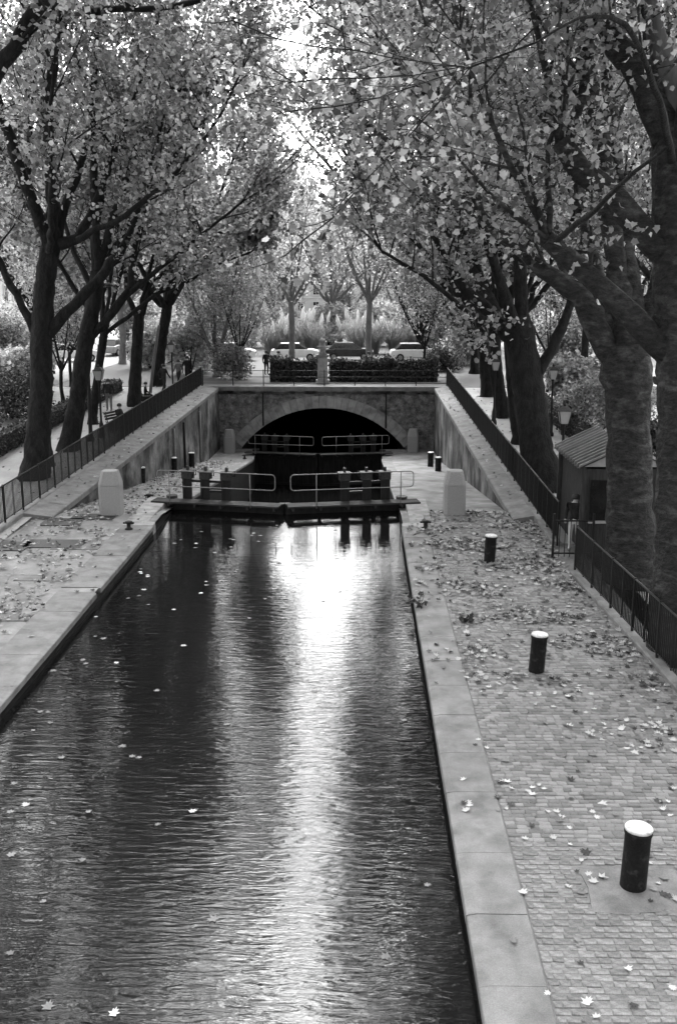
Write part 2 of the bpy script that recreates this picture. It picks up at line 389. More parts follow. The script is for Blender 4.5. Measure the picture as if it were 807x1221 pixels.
# banks above, the square and the streets
ybs = [-60, 28] + [30 + 2 * k for k in range(18)]
sheet('bank_right', [xfr(30) - .1, 12, 30, 400], ybs, lambda x, y: zb(y) - .02, 'path', label='gravel walk on the right bank')
sheet('bank_left', [-400, -40, -16.5, -10.6], ybs, lambda x, y: zb(y) - .02, 'path', label='gravel walk on the left bank')
sheet('square', [-1200, -40, -16, 6, 30, 1200], [YB + .35, 100, 200, 500, 2400], lambda x, y: .88, 'terrain', label='ground of the square beyond the bridge')
sheet('road', [-34, -20], [-40, 28, 64, 200], lambda x, y: zb(y) + .004, 'road', label='street with parked cars on the left')
o = sheet('road', [14, 23], [-40, 28, 64, 200], lambda x, y: zb(y) + .004, 'road', label='street along the right bank')

# ------------------------------------------------------------------ retaining walls with coping and fences
def retaining_wall(side):
    s = 1 if side == 'right' else -1; xf = xfr if s > 0 else xfl; wd = .74 if s > 0 else 1.0
    t = empty('retaining_wall', (xf(48) - s * wd, 48, -3.1), label='stained stone retaining wall rising along the %s side of the lock' % side, cat='wall', group='walls beside the lock')
    P0 = Vector(t.location); ys = [33] + [34 + 2 * k for k in range(15)] + [YB]
    mb = MB()
    for a, c in zip(ys[:-1], ys[1:]):
        q = [(xf(a) - s * wd, a, zq(a) - .3), (xf(c) - s * wd, c, zq(c) - .3), (xf(c) - s * wd, c, zb(c) - .1), (xf(a) - s * wd, a, zb(a) - .1)]
        mb.add([Vector(p) - P0 for p in q], [(0, 1, 2, 3)])
    mb.build('wall_face', 'wall_stained', t, fix=False)
    y = 31.2
    while y < YB - .2:
        yc = min(y + 1.6, YB - .02)
        prof = [(-.06, -.22), (-.06, -.04), (-.02, -.01), (wd - .12, .10), (wd - .10, -.22)]
        a, c = y + .006, yc - .006; n = len(prof)
        vs = [Vector((xf(q) - s * (wd - u), q, zb(q) + v)) - P0 for q in (a, c) for u, v in prof]
        MB().add(vs, [tuple(range(n)), tuple(reversed(range(n, 2 * n)))] + [(k, n + k, n + (k + 1) % n, (k + 1) % n) for k in range(n)]).build('coping_stone', 'coping', t)
        y = yc
    if s < 0:
        for yy in (50, 52.5, 57):
            MB().tube([Vector((xf(yy) + wd + .06, yy, zz)) - P0 for zz in (zq(yy), .2)], .06, 8).build('drain_pipe', 'rail_paint' if yy != 52.5 else 'iron', t)
    # kerb under the fence in front of the wall
    return t
wall_r = retaining_wall('right'); wall_l = retaining_wall('left')

def fence(name, xf, y0, y1, label, each_bar, kerb=True, h=1.2):
    t = empty(name, (xf(y0), y0, zb(y0)), label=label, cat='fence'); P0 = Vector(t.location); dz = .10
    def P(y, z): return Vector((xf(y), y, zb(y) + z)) - P0
    n = max(1, round((y1 - y0) / .8)); st = (y1 - y0) / n
    ys = [y0 + st * k for k in range(n + 1)]
    for k, y in enumerate(ys):
        q = P(y, dz)
        if k % 2 == 0 or k == n: MB().box(q.x - .025, q.x + .025, q.y - .025, q.y + .025, q.z - .15, q.z + h + .02).build('post', 'iron', t)
        else: MB().box(q.x - .013, q.x + .013, q.y - .016, q.y + .016, q.z + .05, q.z + h - .02).build('bar', 'iron', t)
    for z, hw in ((h - .02, .024), (.10, .016)):
        mb = MB()
        for a, c in zip(ys[:-1], ys[1:]):
            A, B = P(a, dz + z), P(c, dz + z); mb.tube([A, B], hw, 6, smooth=False)
        mb.build('rail', 'iron', t)
    mb = MB(); y = y0 + .1; i = 0
    while y < y1 - .05:
        q = P(y, dz); mb.box(q.x - .012, q.x + .012, q.y - .006, q.y + .006, q.z + .09, q.z + h - .03); y += .10
    tag(mb.build('thin_bars', 'iron', t, fix=False), kind='stuff')
    if kerb:
        y = y0
        while y < y1 - .01:
            yc = min(y + 1.25, y1); s = 1
            A, B = P(y + .005, 0), P(yc - .005, 0)
            vs = [A + Vector((dx, 0, z)) for dx, z in ((-.14, -.1), (-.14, .08), (-.11, .11), (.11, .11), (.13, .08), (.13, -.1))] + [B + Vector((dx, 0, z)) for dx, z in ((-.14, -.1), (-.14, .08), (-.11, .11), (.11, .11), (.13, .08), (.13, -.1))]
            MB().add(vs, [tuple(range(6)), tuple(reversed(range(6, 12)))] + [(k, 6 + k, 6 + (k + 1) % 6, (k + 1) % 6) for k in range(6)]).build('kerb_stone', 'coping', t); y = yc
    return t
fence('iron_fence', xfr, 6.5, 25.3, 'black iron fence beside the big trees in the right foreground', True)
fence('iron_fence', xfr, 28.2, 63.6, 'long black iron fence climbing along the right wall to the bridge', False)
fence('iron_fence', xfl, 14, 63.6, 'long black iron fence climbing along the left wall to the bridge', False)
# little gate between the two right fences
g = empty('fence_gate', (xfr(26.5), 26.9, 0), label='low barred iron gate between the two right-hand fences', cat='gate')
for z in (.12, 1.05): MB().box(-.3, .75, -.02, .02, z - .02, z + .02).build('rail', 'iron', g)
for k in range(8): MB().box(-.3 + k * .15 - .009, -.3 + k * .15 + .009, -.009, .009, .02, 1.07).build('bar', 'iron', g)
for u in (-.32, .77): MB().box(u - .03, u + .03, -.03, .03, -.05, 1.25).build('post', 'iron', g)

# ------------------------------------------------------------------ road bridge with its arch
bx0, bx1 = -10.15, 5.55; AC = -2.4; SPAN = 10.5; RISE = 2.55; ZS = -3.0
RAD = (SPAN ** 2 / 4 + RISE ** 2) / (2 * RISE); ZC = ZS + RISE - RAD
br = empty('road_bridge', (AC, YB, -3.1), label='stone road bridge with a wide low arch at the end of the lock', cat='bridge'); B0 = Vector(br.location)
TH = .78
def arch_z(x, rad): return ZC + math.sqrt(max(rad * rad - (x - AC) ** 2, 0))
mb = MB(); xs = np.linspace(bx0, bx1, 90)
for a, c in zip(xs[:-1], xs[1:]):
    def low(x):
        d = abs(x - AC); return arch_z(x, RAD + .1) if d < SPAN / 2 else -6.0
    za, zc_ = low(a), low(c)
    if abs(za - zc_) > 2: za = zc_ = min(za, zc_) if abs((a + c) / 2 - AC) > SPAN / 2 else max(za, zc_)
    q = [(a, YB + .12, za), (c, YB + .12, zc_), (c, YB + .12, .55), (a, YB + .12, .55)]
    mb.add([Vector(p) - B0 for p in q], [(0, 1, 2, 3)])
mb.build('spandrel_wall', 'rubble', br, fix=False)
# rough stones of the spandrels, proud of the wall
r = random.Random(3); mb = MB(); z = -3.1
while z < .5:
    hh = r.uniform(.22, .36); x = bx0 + .4
    while x < bx1 - .4:
        ww = r.uniform(.24, .5); xc, zc_ = x + ww / 2, z + hh / 2
        if (xc - AC) ** 2 + (zc_ - ZC) ** 2 > (RAD + TH + .16) ** 2:
            n = r.randint(5, 7); ring = []; top = []
            for k in range(n):
                an = 2 * math.pi * (k + r.uniform(-.25, .25)) / n
                ring.append((xc + math.cos(an) * ww * .47, YB + .12, zc_ + math.sin(an) * hh * .47)); pr = r.uniform(.05, .11)
                top.append((xc + math.cos(an) * ww * .34, YB + .12 - pr, zc_ + math.sin(an) * hh * .34))
            mb.add([Vector(p) - B0 for p in ring + top], [tuple(range(n, 2 * n))] + [(k, (k + 1) % n, n + (k + 1) % n, n + k) for k in range(n)])
        x += ww
    z += hh
tag(mb.build('rubble_stones', 'rubble', br), kind='stuff')
a1 = math.asin(SPAN / 2 / RAD); NV = 27
for k in range(NV):
    t0, t1 = -a1 + 2 * a1 * k / NV + .0012, -a1 + 2 * a1 * (k + 1) / NV - .0012; vs = []
    pr = r.uniform(0, .015)
    for yy in (YB - .06 - pr, YB + .5):
        for t, rad in ((t0, RAD), (t1, RAD), (t1, RAD + TH), (t0, RAD + TH)): vs.append(Vector((AC + math.sin(t) * rad, yy, ZC + math.cos(t) * rad)) - B0)
    MB().add(vs, [(0, 1, 2, 3), (7, 6, 5, 4), (0, 4, 5, 1), (1, 5, 6, 2), (2, 6, 7, 3), (3, 7, 4, 0)]).build('voussoir', 'voussoir', br, bevel=.012)
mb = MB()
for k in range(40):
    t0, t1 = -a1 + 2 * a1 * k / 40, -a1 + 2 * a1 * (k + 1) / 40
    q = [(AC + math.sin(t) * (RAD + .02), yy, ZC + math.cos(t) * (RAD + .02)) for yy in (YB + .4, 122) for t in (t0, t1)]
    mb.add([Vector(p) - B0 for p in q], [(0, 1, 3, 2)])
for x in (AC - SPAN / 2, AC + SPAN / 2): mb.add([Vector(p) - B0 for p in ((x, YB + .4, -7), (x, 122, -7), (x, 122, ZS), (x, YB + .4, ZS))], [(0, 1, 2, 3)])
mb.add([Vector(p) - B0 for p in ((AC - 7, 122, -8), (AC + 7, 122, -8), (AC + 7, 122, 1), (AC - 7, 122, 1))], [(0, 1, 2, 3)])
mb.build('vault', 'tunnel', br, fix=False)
for x0, x1 in ((bx0 + .05, bx0 + .62), (bx1 - .62, bx1 - .05)):
    z = -3.1
    k = 0
    while z < .5:
        MB().box(x0 - AC - (.08 if k % 2 else 0) * (1 if x0 > AC else 0), x1 - AC + (.08 if k % 2 else 0) * (1 if x0 < AC else 0), -.08, .3, z + 3.1 + .008, z + 3.1 + .392).build('corner_stone', 'stone', br, bevel=.012); z += .4; k += 1
for x in (AC - 3.85, AC + 4.05): MB().tube([(x - AC, -.14, arch_z(x, RAD + .4) + 3.1 - .4), (x - AC, -.14, 3.64)], .05, 8).build('drain_pipe', 'iron', br)
x = bx0
while x < bx1 - .1:                                            # cornice and parapet stones
    xe = min(x + 1.31, bx1)
    MB().prism([(-.04, 3.55), (-.10, 3.62), (-.30, 3.72), (-.30, 3.78), (.3, 3.78), (.3, 3.55)], x - AC + .005, xe - AC - .005, 'x').build('cornice_stone', 'wall_stained', br)
    MB().box(x - AC + .005, xe - AC - .005, -.34, .42, 3.78, 4.06).build('parapet_stone', 'coping', br, bevel=.02); x = xe
# tunnel blocks the quay: banks either side of the portal are solid
for nm, x0, x1 in (('abutment', -14, bx0 - .002), ('abutment', bx1 + .002, 9)):
    MB().box(x0 - AC, x1 - AC, .01, .3, -4.0 + 3.1, .8 + 3.1).build('abutment', 'wall_stained', br)

# railing on the bridge
t = empty('bridge_railing', (AC, YB + .3, .96), label='thin iron railing along the top of the bridge', cat='railing')
for z in (.95, .55, .15): MB().tube([(bx0 - AC, 0, z), (bx1 - AC, 0, z)], .022, 6).build('rail', 'iron', t)
for k in range(9): MB().box(bx0 - AC + k * 1.96 - .03, bx0 - AC + k * 1.96 + .03, -.03, .03, -.02, 1.02).build('post', 'iron', t)

# ------------------------------------------------------------------ lock gates
def rounded(path, rr, n=5):
    out = []; m = len(path)
    for i in range(m):
        p, a, c = Vector(path[i]), Vector(path[i - 1]), Vector(path[(i + 1) % m])
        u, v = (a - p).normalized(), (c - p).normalized(); q = p + (u + v) * rr
        for k in range(n + 1):
            t = k / n; out.append((p + u * rr) * (1 - t) ** 2 + p * 2 * t * (1 - t) + (p + v * rr) * t ** 2)
    return out
def lock_gate(hinge, tip, zt, label):
    d = (Vector(tip) - Vector(hinge)); L = d.length; ang = math.atan2(d.y, d.x)
    g = empty('lock_gate', (hinge[0], hinge[1], zt), ang, label=label, cat='lock gate', group='lock gate leaves')
    left = d.x > 0; o_ = -1 if left else 1        # local +y or -y is the camera side
    n = 13
    for k in range(n): MB().box(L * k / n + .006, L * (k + 1) / n - .006, -.09, .09, -5.5, -.06).build('plank', 'wet_wood', g)
    MB().box(0, L, -.16, .16, -.42, -.14).build('top_beam', 'wet_wood', g, bevel=.015)
    MB().box(0, L, -.14, .14, -2.2, -1.9).build('cross_beam', 'wet_wood', g)
    MB().tube([(.02, 0, -5.5), (.02, 0, .12)], .2, 12).build('heel_post', 'wet_wood', g)
    MB().box(L - .2, L - .015, -.17, .17, -5.5, .0).build('mitre_post', 'wet_wood', g)
    for q in range(3): MB().box(-.5, L - .03, o_ * .38 - .30 + q * .205, o_ * .38 - .30 + q * .205 + .19, -.03, .035).build('walkway_plank', 'deck_wood', g, bevel=.006)
    for q in range(5): MB().box(q * .95 + .1, q * .95 + .17, min(0, o_ * .66), max(0, o_ * .66), -.14, -.035).build('bracket', 'iron_worn', g)
    yr = o_ * .70
    # hand rail: a flat loop with rounded ends, and its stanchions
    MB().tube(rounded([(-.22, yr, 1.14), (L - .12, yr, 1.14), (L - .12, yr, .60), (-.22, yr, .60)], .14), .017, 8, closed=True).build('hand_rail', 'rail_paint', g)
    for u in (.22, L - 1.0): MB().tube([(u, yr, -.05), (u, yr, 1.14)], .018, 8).build('stanchion', 'rail_paint', g)
    # paddle gear: three racks in iron boxes
    for u in (.62, 1.28, 2.05):
        p = empty('paddle_gear', (u, -o_ * .05, 0)); p.parent = g
        MB().box(-.115, .115, -.09, .09, -.9, .80).build('rack_post', 'iron', p, bevel=.01)
        MB().box(-.19, .19, -.16, .16, .74, 1.0).build('gear_box', 'iron_worn', p, bevel=.02); MB().box(-.22, .22, -.19, .19, 1.0, 1.03).build('gear_lid', 'iron_worn', p)
        for q_ in (-.13, .13): MB().box(q_ - .03, q_ + .03, -o_ * -.10 - .03, -o_ * -.10 + .03, -.03, .74).build('guide_bar', 'iron', p)
        MB().tube([(.19, 0, .87), (.30, 0, .87), (.30, 0, 1.06)], .018, 6).build('crank', 'iron', p)
        MB().tube([(0, -.2, .9), (0, .2, .9)], .07, 10).build('pinion', 'iron_worn', p)
        MB().box(-.045, .045, -.045, .045, 1.03, 1.18).build('rack', 'iron_worn', p)
    MB().box(.55, 2.12, -o_ * .05 - .03, -o_ * .05 + .03, .62, .70).build('tie_bar', 'iron', g)
    MB().box(1.2, 2.12, -o_ * .05 - .05, -o_ * .05 + .05, .28, .36).build('tie_bar', 'iron', g)
    return g
lock_gate((XL - .15, 34.3), (-2.60, 33.5), 0.02, 'near left leaf of the lock gates with walkway and three rack posts')
lock_gate((XR + .17, 34.3), (-2.58, 33.5), 0.02, 'near right leaf of the lock gates with walkway and three rack posts')
lock_gate((XL - .1, 62.0), (-2.60, 61.2), -2.95, 'far left leaf of the lock gates in front of the tunnel arch')
lock_gate((XR + .12, 62.0), (-2.58, 61.2), -2.95, 'far right leaf of the lock gates in front of the tunnel arch')

# ------------------------------------------------------------------ bollards, cleats, pillars
def bollard(px, py, z, label, lean=(0, 0), h=.76, rr=.155):
    p = on(px, py, z); t = empty('mooring_bollard', p, label=label, cat='bollard', group='black mooring bollards with white tops')
    t.rotation_euler = (R_(lean[0]), R_(lean[1]), 0)
    MB().lathe([(rr * 1.0, -.05), (rr, .01), (rr * .985, h * .5), (rr * .99, h - .10), (rr * 1.06, h - .085), (rr * 1.06, h - .035)], 24).build('post', 'black_paint', t)
    MB().lathe([(rr * 1.05, h - .034), (rr * 1.06, h - .012), (rr * 1.0, h + .002), (rr * .7, h + .008), (rr * .05, h + .012)], 24).build('cap', 'white_paint', t)
    return t
bollard(754, 1056, 0, 'nearest black bollard with white top, on a concrete patch in the cobbles', (0, 1.5), .83, .165)
bollard(639, 800, 0, 'middle of three black bollards on the cobbled right quay', (0, 2.5), .78)
bollard(583, 670, 0, 'black bollard on the right quay nearest the granite pillar, smallest of three in a row', (0, 2), .76)
bollard(522, 563, -2.2, 'nearer of two small bollards on the falling right quay beside the lock', (0, 0), .8, .16)
bollard(513, 556, -2.5, 'farther of two small bollards on the falling right quay beside the lock', (0, 0), .8, .16)
bollard(170, 578, -1.35, 'bollard beside the lock on the left, nearest the granite pillar', (0, 0), .8)
bollard(208, 562, -1.9, 'middle bollard of three left of the lock', (0, 0), .72)
bollard(229, 557, -2.3, 'farthest bollard of three left of the lock near the wall', (0, 0), .8)
def cleat(px, py, z, label):
    p = on(px, py, z); t = empty('mooring_cleat', p, label=label, cat='cleat', group='small iron mooring cleats')
    MB().lathe([(.13, 0), (.12, .03), (.065, .06), (.06, .17), (.12, .21), (.12, .25), (.05, .27)], 14).build('bitt', 'iron', t)
    MB().tube([(-.17, 0, .2), (.17, 0, .2)], .03, 8).build('cross_bar', 'iron', t)
cleat(154, 631, 0, 'small iron cleat on the corner of the left coping'); cleat(507, 630, 0, 'small iron cleat on the right coping by the near gates')
cleat(178, 597, -.6, 'small iron cleat behind the left gate walkway'); cleat(292, 547, -2.95, 'small iron cleat by the far left gate')
def pillar(px, py, z, label):
    p = on(px, py, z); t = empty('granite_pillar', p, label=label, cat='pillar', group='granite pillars at the gates')
    a = .34; c = .13
    def octo(s, cc=c): s2 = s - cc; return [(s, -s2), (s, s2), (s2, s), (-s2, s), (-s, s2), (-s, -s2), (-s2, -s), (s2, -s)]
    def stack(levels, nm):
        vs = []; n = 8
        for s, cc, z in levels: vs += [(x, y, z) for x, y in octo(s, cc)]
        fs = [(i * n + k, i * n + (k + 1) % n, (i + 1) * n + (k + 1) % n, (i + 1) * n + k) for i in range(len(levels) - 1) for k in range(n)]
        fs += [tuple(reversed(range(n))), tuple((len(levels) - 1) * n + k for k in range(n))]
        MB().add(vs, fs).build(nm, 'granite', t)
    stack([(.35, .10, -.25), (.35, .10, .97), (.342, .10, .985)], 'shaft'); stack([(.35, .10, .992), (.35, .10, 1.02), (.255, .10, 1.43), (.235, .09, 1.455)], 'capstone')
pillar(134, 612, 0, 'grey granite pillar with tapered top on the left near quay'); pillar(541, 612, 0, 'grey granite pillar with tapered top on the right near quay')
pillar(274, 539, -3.1, 'far granite pillar left of the tunnel arch'); pillar(492, 538, -3.1, 'far granite pillar right of the tunnel arch')

# ------------------------------------------------------------------ trees
def smooth_path(pts, rad, step=.5):
    P = [Vector(p) for p in pts]; out = []; ro = []
    for i in range(len(P) - 1):
        p0, p1, p2, p3 = P[max(i - 1, 0)], P[i], P[i + 1], P[min(i + 2, len(P) - 1)]
        n = max(1, int((p2 - p1).length / step))
        for k in range(n):
            t = k / n
            out.append(.5 * ((2 * p1) + (p2 - p0) * t + (2 * p0 - 5 * p1 + 4 * p2 - p3) * t * t + (3 * p1 - p0 - 3 * p2 + p3) * t ** 3)); ro.append(rad[i] * (1 - t) + rad[i + 1] * t)
    out.append(P[-1]); ro.append(rad[-1]); return out, ro
GAP0, GAP1 = -3.4, -1.2
class Tree:
    def __init__(s, name, base, label, seed, group, leafm='leaf', barkm='bark', leaf=.155):
        s.r = random.Random(seed); s.np = np.random.default_rng(seed); s.base = Vector(base)
        s.e = empty(name, base, label=label, cat='tree', group=group); s.leafm = leafm; s.barkm = barkm; s.leaf = leaf
        s.twigs = MB(); s.pts = []; s.limbs = []; s.wf = 1.0
    def trunk(s, pts, rad):
        p, q = smooth_path(pts, rad, .22)
        q = [a * (1 + s.r.uniform(-.04, .04)) for a in q]
        mb = MB().tube([x - s.base for x in p], q, 22, jitter=.085, rng=s.r)
        mb.build('trunk', s.barkm, s.e, fix=False); return p, q
    def limb(s, pts, rad, kids=True, dens=1.0, barkm=None):
        p, q = smooth_path(pts, rad, .4)
        p = [x + Vector((s.r.gauss(0, 1), s.r.gauss(0, 1), s.r.gauss(0, 1))) * min(.035, b * .25) for x, b in zip(p, q)]
        q = [b * (1 + s.r.uniform(-.07, .09)) for b in q]
        MB().tube([x - s.base for x in p], q, 10, jitter=.08, rng=s.r).build('limb', barkm or s.barkm, s.e, fix=False)
        if kids: s.limbs.append((p, q, dens))
    def wander(s, p, d, L, r0, r1, n, wob, up):
        P = [Vector(p)]; d = Vector(d).normalized()
        for k in range(n):
            d = (d + Vector((s.r.gauss(0, wob), s.r.gauss(0, wob), s.r.gauss(0, wob) + up))).normalized(); P.append(P[-1] + d * (L / n))
        return P, [r0 + (r1 - r0) * k / n for k in range(n + 1)]
    def leafy(s, p, d, L, r0, per):
        P, Q = s.wander(p, d, L, r0, .006, 3, .22, -.03)
        s.twigs.tube([x - s.base for x in P], Q, 3, caps=False)
        for k in range(per):
            t = s.r.uniform(.15, 1.05); i = min(int(t * 3), 2); f = t * 3 - i
            q = P[i].lerp(P[i + 1], min(f, 1.1)); s.pts.append((q.x + s.r.gauss(0, .21), q.y + s.r.gauss(0, .21), q.z + s.r.gauss(0, .18)))
    def branch(s, p, d, L, r0, per, tw=1.0):
        n = max(4, int(L / .55)); P, Q = s.wander(p, d, L, r0, .012, n, .11, .035)
        s.twigs.tube([x - s.base for x in P], Q, 5, caps=False)
        for i in range(1, n + 1):
            dd = (P[i] - P[i - 1]).normalized()
            for _ in range(2 if s.r.random() < .6 * tw else 1):
                o = Vector((s.r.gauss(0, 1), s.r.gauss(0, 1), s.r.gauss(0, .7))).normalized(); s.leafy(P[i], (dd * .6 + o).normalized(), s.r.uniform(.6, 1.5), max(Q[i] * .45, .009), per)
        s.leafy(P[-1], dd, .9, .011, per)
    def grow(s, bl=(2.2, 4.4), every=.75, per=9, start=.3, end_n=4, zmin=None, bias=Vector((0, 0, .55))):
        for p, q, dens in s.limbs:
            acc = 0; tot = sum((b - a).length for a, b in zip(p[:-1], p[1:])); run = 0
            for i in range(1, len(p)):
                sl_ = (p[i] - p[i - 1]).length; run += sl_; acc += sl_
                if run / tot > start and acc > every / dens:
                    acc = 0; dd = (p[i] - p[i - 1]).normalized(); o = Vector((s.r.gauss(0, 1), s.r.gauss(0, 1), s.r.gauss(0, .6))).normalized()
                    s.branch(p[i], dd * .45 + o * .9 + bias, s.r.uniform(*bl), min(q[i] * .5, .05), per)
            for _ in range(end_n):
                o = Vector((s.r.gauss(0, 1), s.r.gauss(0, 1), s.r.gauss(0, .6))).normalized(); s.branch(p[-1], dd + o * .55 + bias * .5, s.r.uniform(bl[0], bl[1] * 1.15), min(q[-1] * .7, .055), per)
    def finish(s, keep=None, size=None, up=.4, lod=6):
        me = s.twigs.mesh('twigs'); tag(link('twigs', me, s.barkm, s.e), kind='stuff')
        P = np.array(s.pts, np.float32)
        if keep is not None: P = P[keep(P, s.np)]
        if s.base.y < 30:                                     # nothing hangs right in front of the footbridge
            q = project(P); P = P[(q[:, 2] > 14.5) | (q[:, 2] < .5) | (q[:, 0] < -60) | (q[:, 0] > 870) | (q[:, 1] < -60)]
            P = P[np.linalg.norm(P - np.array(CAM), axis=1) > 3]
        N = len(P); sz = s.np.uniform(.7, 1.25, N) * (size or s.leaf)
        # whole sprays are paler or darker than others
        cl = s.np.normal(size=(40, 3)) * 4 + P.mean(0); wv = s.np.uniform(-.16, .16, 40)
        idx = np.argmin(((P[:, None, :] - cl[None]) ** 2).sum(-1), 1) if N < 60000 else s.np.integers(0, 40, N)
        sh = np.clip(s.np.beta(1.0, 2.2, N) + wv[idx], 0, 1)
        tag(link('crown', leaf_mesh('crown', P - np.array(s.base, np.float32), sz, s.np, up, .9, *LEAVES[lod], shade=sh), s.leafm, s.e), kind='stuff')
        return N
def px_path(tr, L, zc, dz=0):
    """pixel path (x, y, width) at a distance from the camera -> points and radii"""
    pts = []; rad = []
    for i, q in enumerate(L):
        z = zc if len(q) < 4 else q[3]
        pts.append(at(q[0], q[1], z)); rad.append(q[2] * z / F / 2 * tr.wf)
    return pts, rad
def keep_gap(lo=GAP0, hi=GAP1, prob=.93, zlow=None, soft=.8):
    def f(P, rng):
        x = P[:, 0]; c = (lo + hi) / 2; h = (hi - lo) / 2
        pr = np.clip((h + soft - np.abs(x - c)) / soft, 0, 1) * prob
        k = rng.random(len(P)) > pr
        if zlow is not None: k &= (P[:, 2] > zlow + rng.normal(0, .5, len(P)))
        return k
    return f
total = 0
BANK_R, BANK_L = 'plane trees along the right bank', 'plane trees along the left bank'
# right bank, nearest visible trunk at the frame edge
T = Tree('plane_tree', on(822, 770, 0), 'huge plane tree whose trunk fills the right edge of the picture', 21, BANK_R); zc = 20.6; T.wf = .88
T.trunk(*px_path(T, [(826, 790, 130), (822, 745, 104), (818, 680, 86), (817, 560, 74), (816, 420, 74), (814, 330, 84), (812, 230, 74), (806, 170, 66)], zc))
T.limb(*px_path(T, [(806, 425, 40), (778, 404, 34), (735, 357, 32), (701, 327, 29), (668, 300, 27), (650, 287, 22)], zc), dens=.4)
T.limb(*px_path(T, [(652, 290, 14), (645, 266, 12), (623, 224, 10), (598, 176, 8), (570, 110, 6), (548, 40, 4)], zc))
T.limb(*px_path(T, [(652, 286, 10), (655, 250, 8), (653, 172, 7), (675, 125, 5), (690, 60, 3)], zc), dens=.7)
T.limb(*px_path(T, [(664, 288, 9, 20), (680, 272, 8, 18), (710, 250, 7, 16.5), (739, 219, 6, 15.5), (795, 176, 4, 14)], zc), kids=False, barkm='bark_dark')
T.limb(*px_path(T, [(808, 320, 46), (778, 290, 40), (735, 243, 36), (692, 202, 32), (668, 170, 28)], zc), dens=.5)
T.limb(*px_path(T, [(670, 175, 14), (660, 120, 11), (640, 40, 8), (620, -60, 5)], zc))
T.limb(*px_path(T, [(676, 180, 16), (690, 120, 13), (705, 40, 10), (715, -60, 6)], zc))
T.limb(*px_path(T, [(806, 180, 50), (780, 130, 44), (761, 82, 38), (735, 52, 32), (715, 10, 26), (690, -60, 18)], zc))
T.limb(*px_path(T, [(808, 150, 40), (800, 110, 32), (782, 43, 26), (770, 0, 24), (755, -80, 16)], zc, ), barkm='bark_pale')
T.limb(*px_path(T, [(815, 160, 50), (830, 60, 40), (840, -60, 26)], zc))
T.limb(*px_path(T, [(800, 190, 12, 20), (785, 120, 9, 18), (745, 30, 7, 16), (690, 22, 4, 15), (640, 50, 3, 14.5), (560, 80, 2, 14.5)], zc), dens=.8, barkm='bark_dark')
T.limb([at(812, 240, 20.6), Vector((6.2, 21.5, 15)), Vector((3.2, 23, 19)), Vector((.6, 24.5, 24))], [.3, .2, .11, .04])
T.limb([at(814, 220, 20.6), Vector((7.4, 24, 16)), Vector((6.0, 27, 24))], [.3, .2, .05])
T.grow(per=21); total += T.finish(keep_gap(-3.2, -2.4, .3), lod=10, size=.122)
# second right tree
T = Tree('plane_tree', on(752, 695, 0), 'broad plane tree standing directly in front of the small hut', 22, BANK_R); zc = 25.6; T.wf = .92
T.trunk(*px_path(T, [(756, 708, 92), (753, 685, 76), (751, 640, 62), (750, 580, 56), (749, 500, 55), (746, 440, 66), (744, 415, 52)], zc))
T.limb(*px_path(T, [(744, 445, 36), (722, 415, 32), (701, 378, 30), (690, 352, 25), (645, 318, 20), (602, 284, 17), (546, 241, 13), (503, 211, 11), (469, 172, 8), (440, 150, 5)], zc), dens=1.0)
T.limb(*px_path(T, [(703, 380, 20), (712, 372, 24), (716, 368, 14)], zc), kids=False)
T.limb(*px_path(T, [(690, 356, 12, 26), (672, 320, 10, 28), (640, 250, 8, 29), (600, 150, 6, 30)], zc))
T.limb(*px_path(T, [(748, 425, 36), (752, 370, 32), (744, 300, 28), (735, 220, 22), (728, 120, 16), (722, 0, 9)], zc))
T.limb(*px_path(T, [(752, 425, 30), (770, 390, 26), (792, 300, 20), (806, 200, 14), (815, 80, 8)], zc))
T.limb(*px_path(T, [(742, 430, 24), (715, 330, 16, 27), (690, 230, 13, 28), (680, 120, 9, 29), (672, 20, 6, 29)], zc))
T.limb(*px_path(T, [(530, 232, 9), (528, 170, 7), (520, 90, 5), (500, 0, 3)], zc))
T.limb(*px_path(T, [(575, 262, 10), (562, 190, 7), (560, 90, 5), (556, 0, 3)], zc))
T.limb([at(746, 420, 25.6), Vector((5.2, 27, 14)), Vector((2.4, 29, 18.5)), Vector((.2, 31, 23.5))], [.3, .2, .11, .04])
T.limb([Vector((3.4, 28.2, 16.8)), Vector((1.2, 30, 17.6)), Vector((-1.8, 31.5, 18.6))], [.12, .08, .03])
T.grow(per=22); total += T.finish(keep_gap(-2.9, -2.0, .35), lod=10, size=.122)
# third right tree
T = Tree('plane_tree', on(646, 586, 0.2), 'dark leaning plane tree behind the right fence, left of the hut', 23, BANK_R, barkm='bark_dark'); zc = 36.3; T.wf = .8
T.trunk(*px_path(T, [(654, 592, 78), (648, 578, 62), (640, 540, 50), (632, 480, 46), (624, 430, 46), (618, 398, 48), (614, 380, 36)], zc))
T.limb(*px_path(T, [(618, 408, 26), (602, 396, 24), (576, 365, 20), (546, 335, 15), (525, 295, 10), (500, 250, 6)], zc))
T.limb(*px_path(T, [(618, 400, 26), (621, 370, 22), (619, 310, 20), (621, 258, 15), (612, 180, 10), (600, 80, 6)], zc))
T.limb(*px_path(T, [(636, 455, 18), (650, 430, 17), (662, 404, 16), (675, 374, 14), (690, 320, 11), (700, 220, 7)], zc))
T.limb(*px_path(T, [(612, 385, 20, 36), (585, 300, 14, 34), (560, 220, 10, 33), (520, 130, 6, 32)], zc))
T.limb(*px_path(T, [(606, 398, 16, 36), (570, 330, 11, 39), (520, 260, 8, 41), (470, 200, 5, 42)], zc))
T.limb(*px_path(T, [(600, 392, 12, 36), (560, 372, 9, 35), (505, 330, 6, 34), (455, 300, 4, 33.5)], zc))
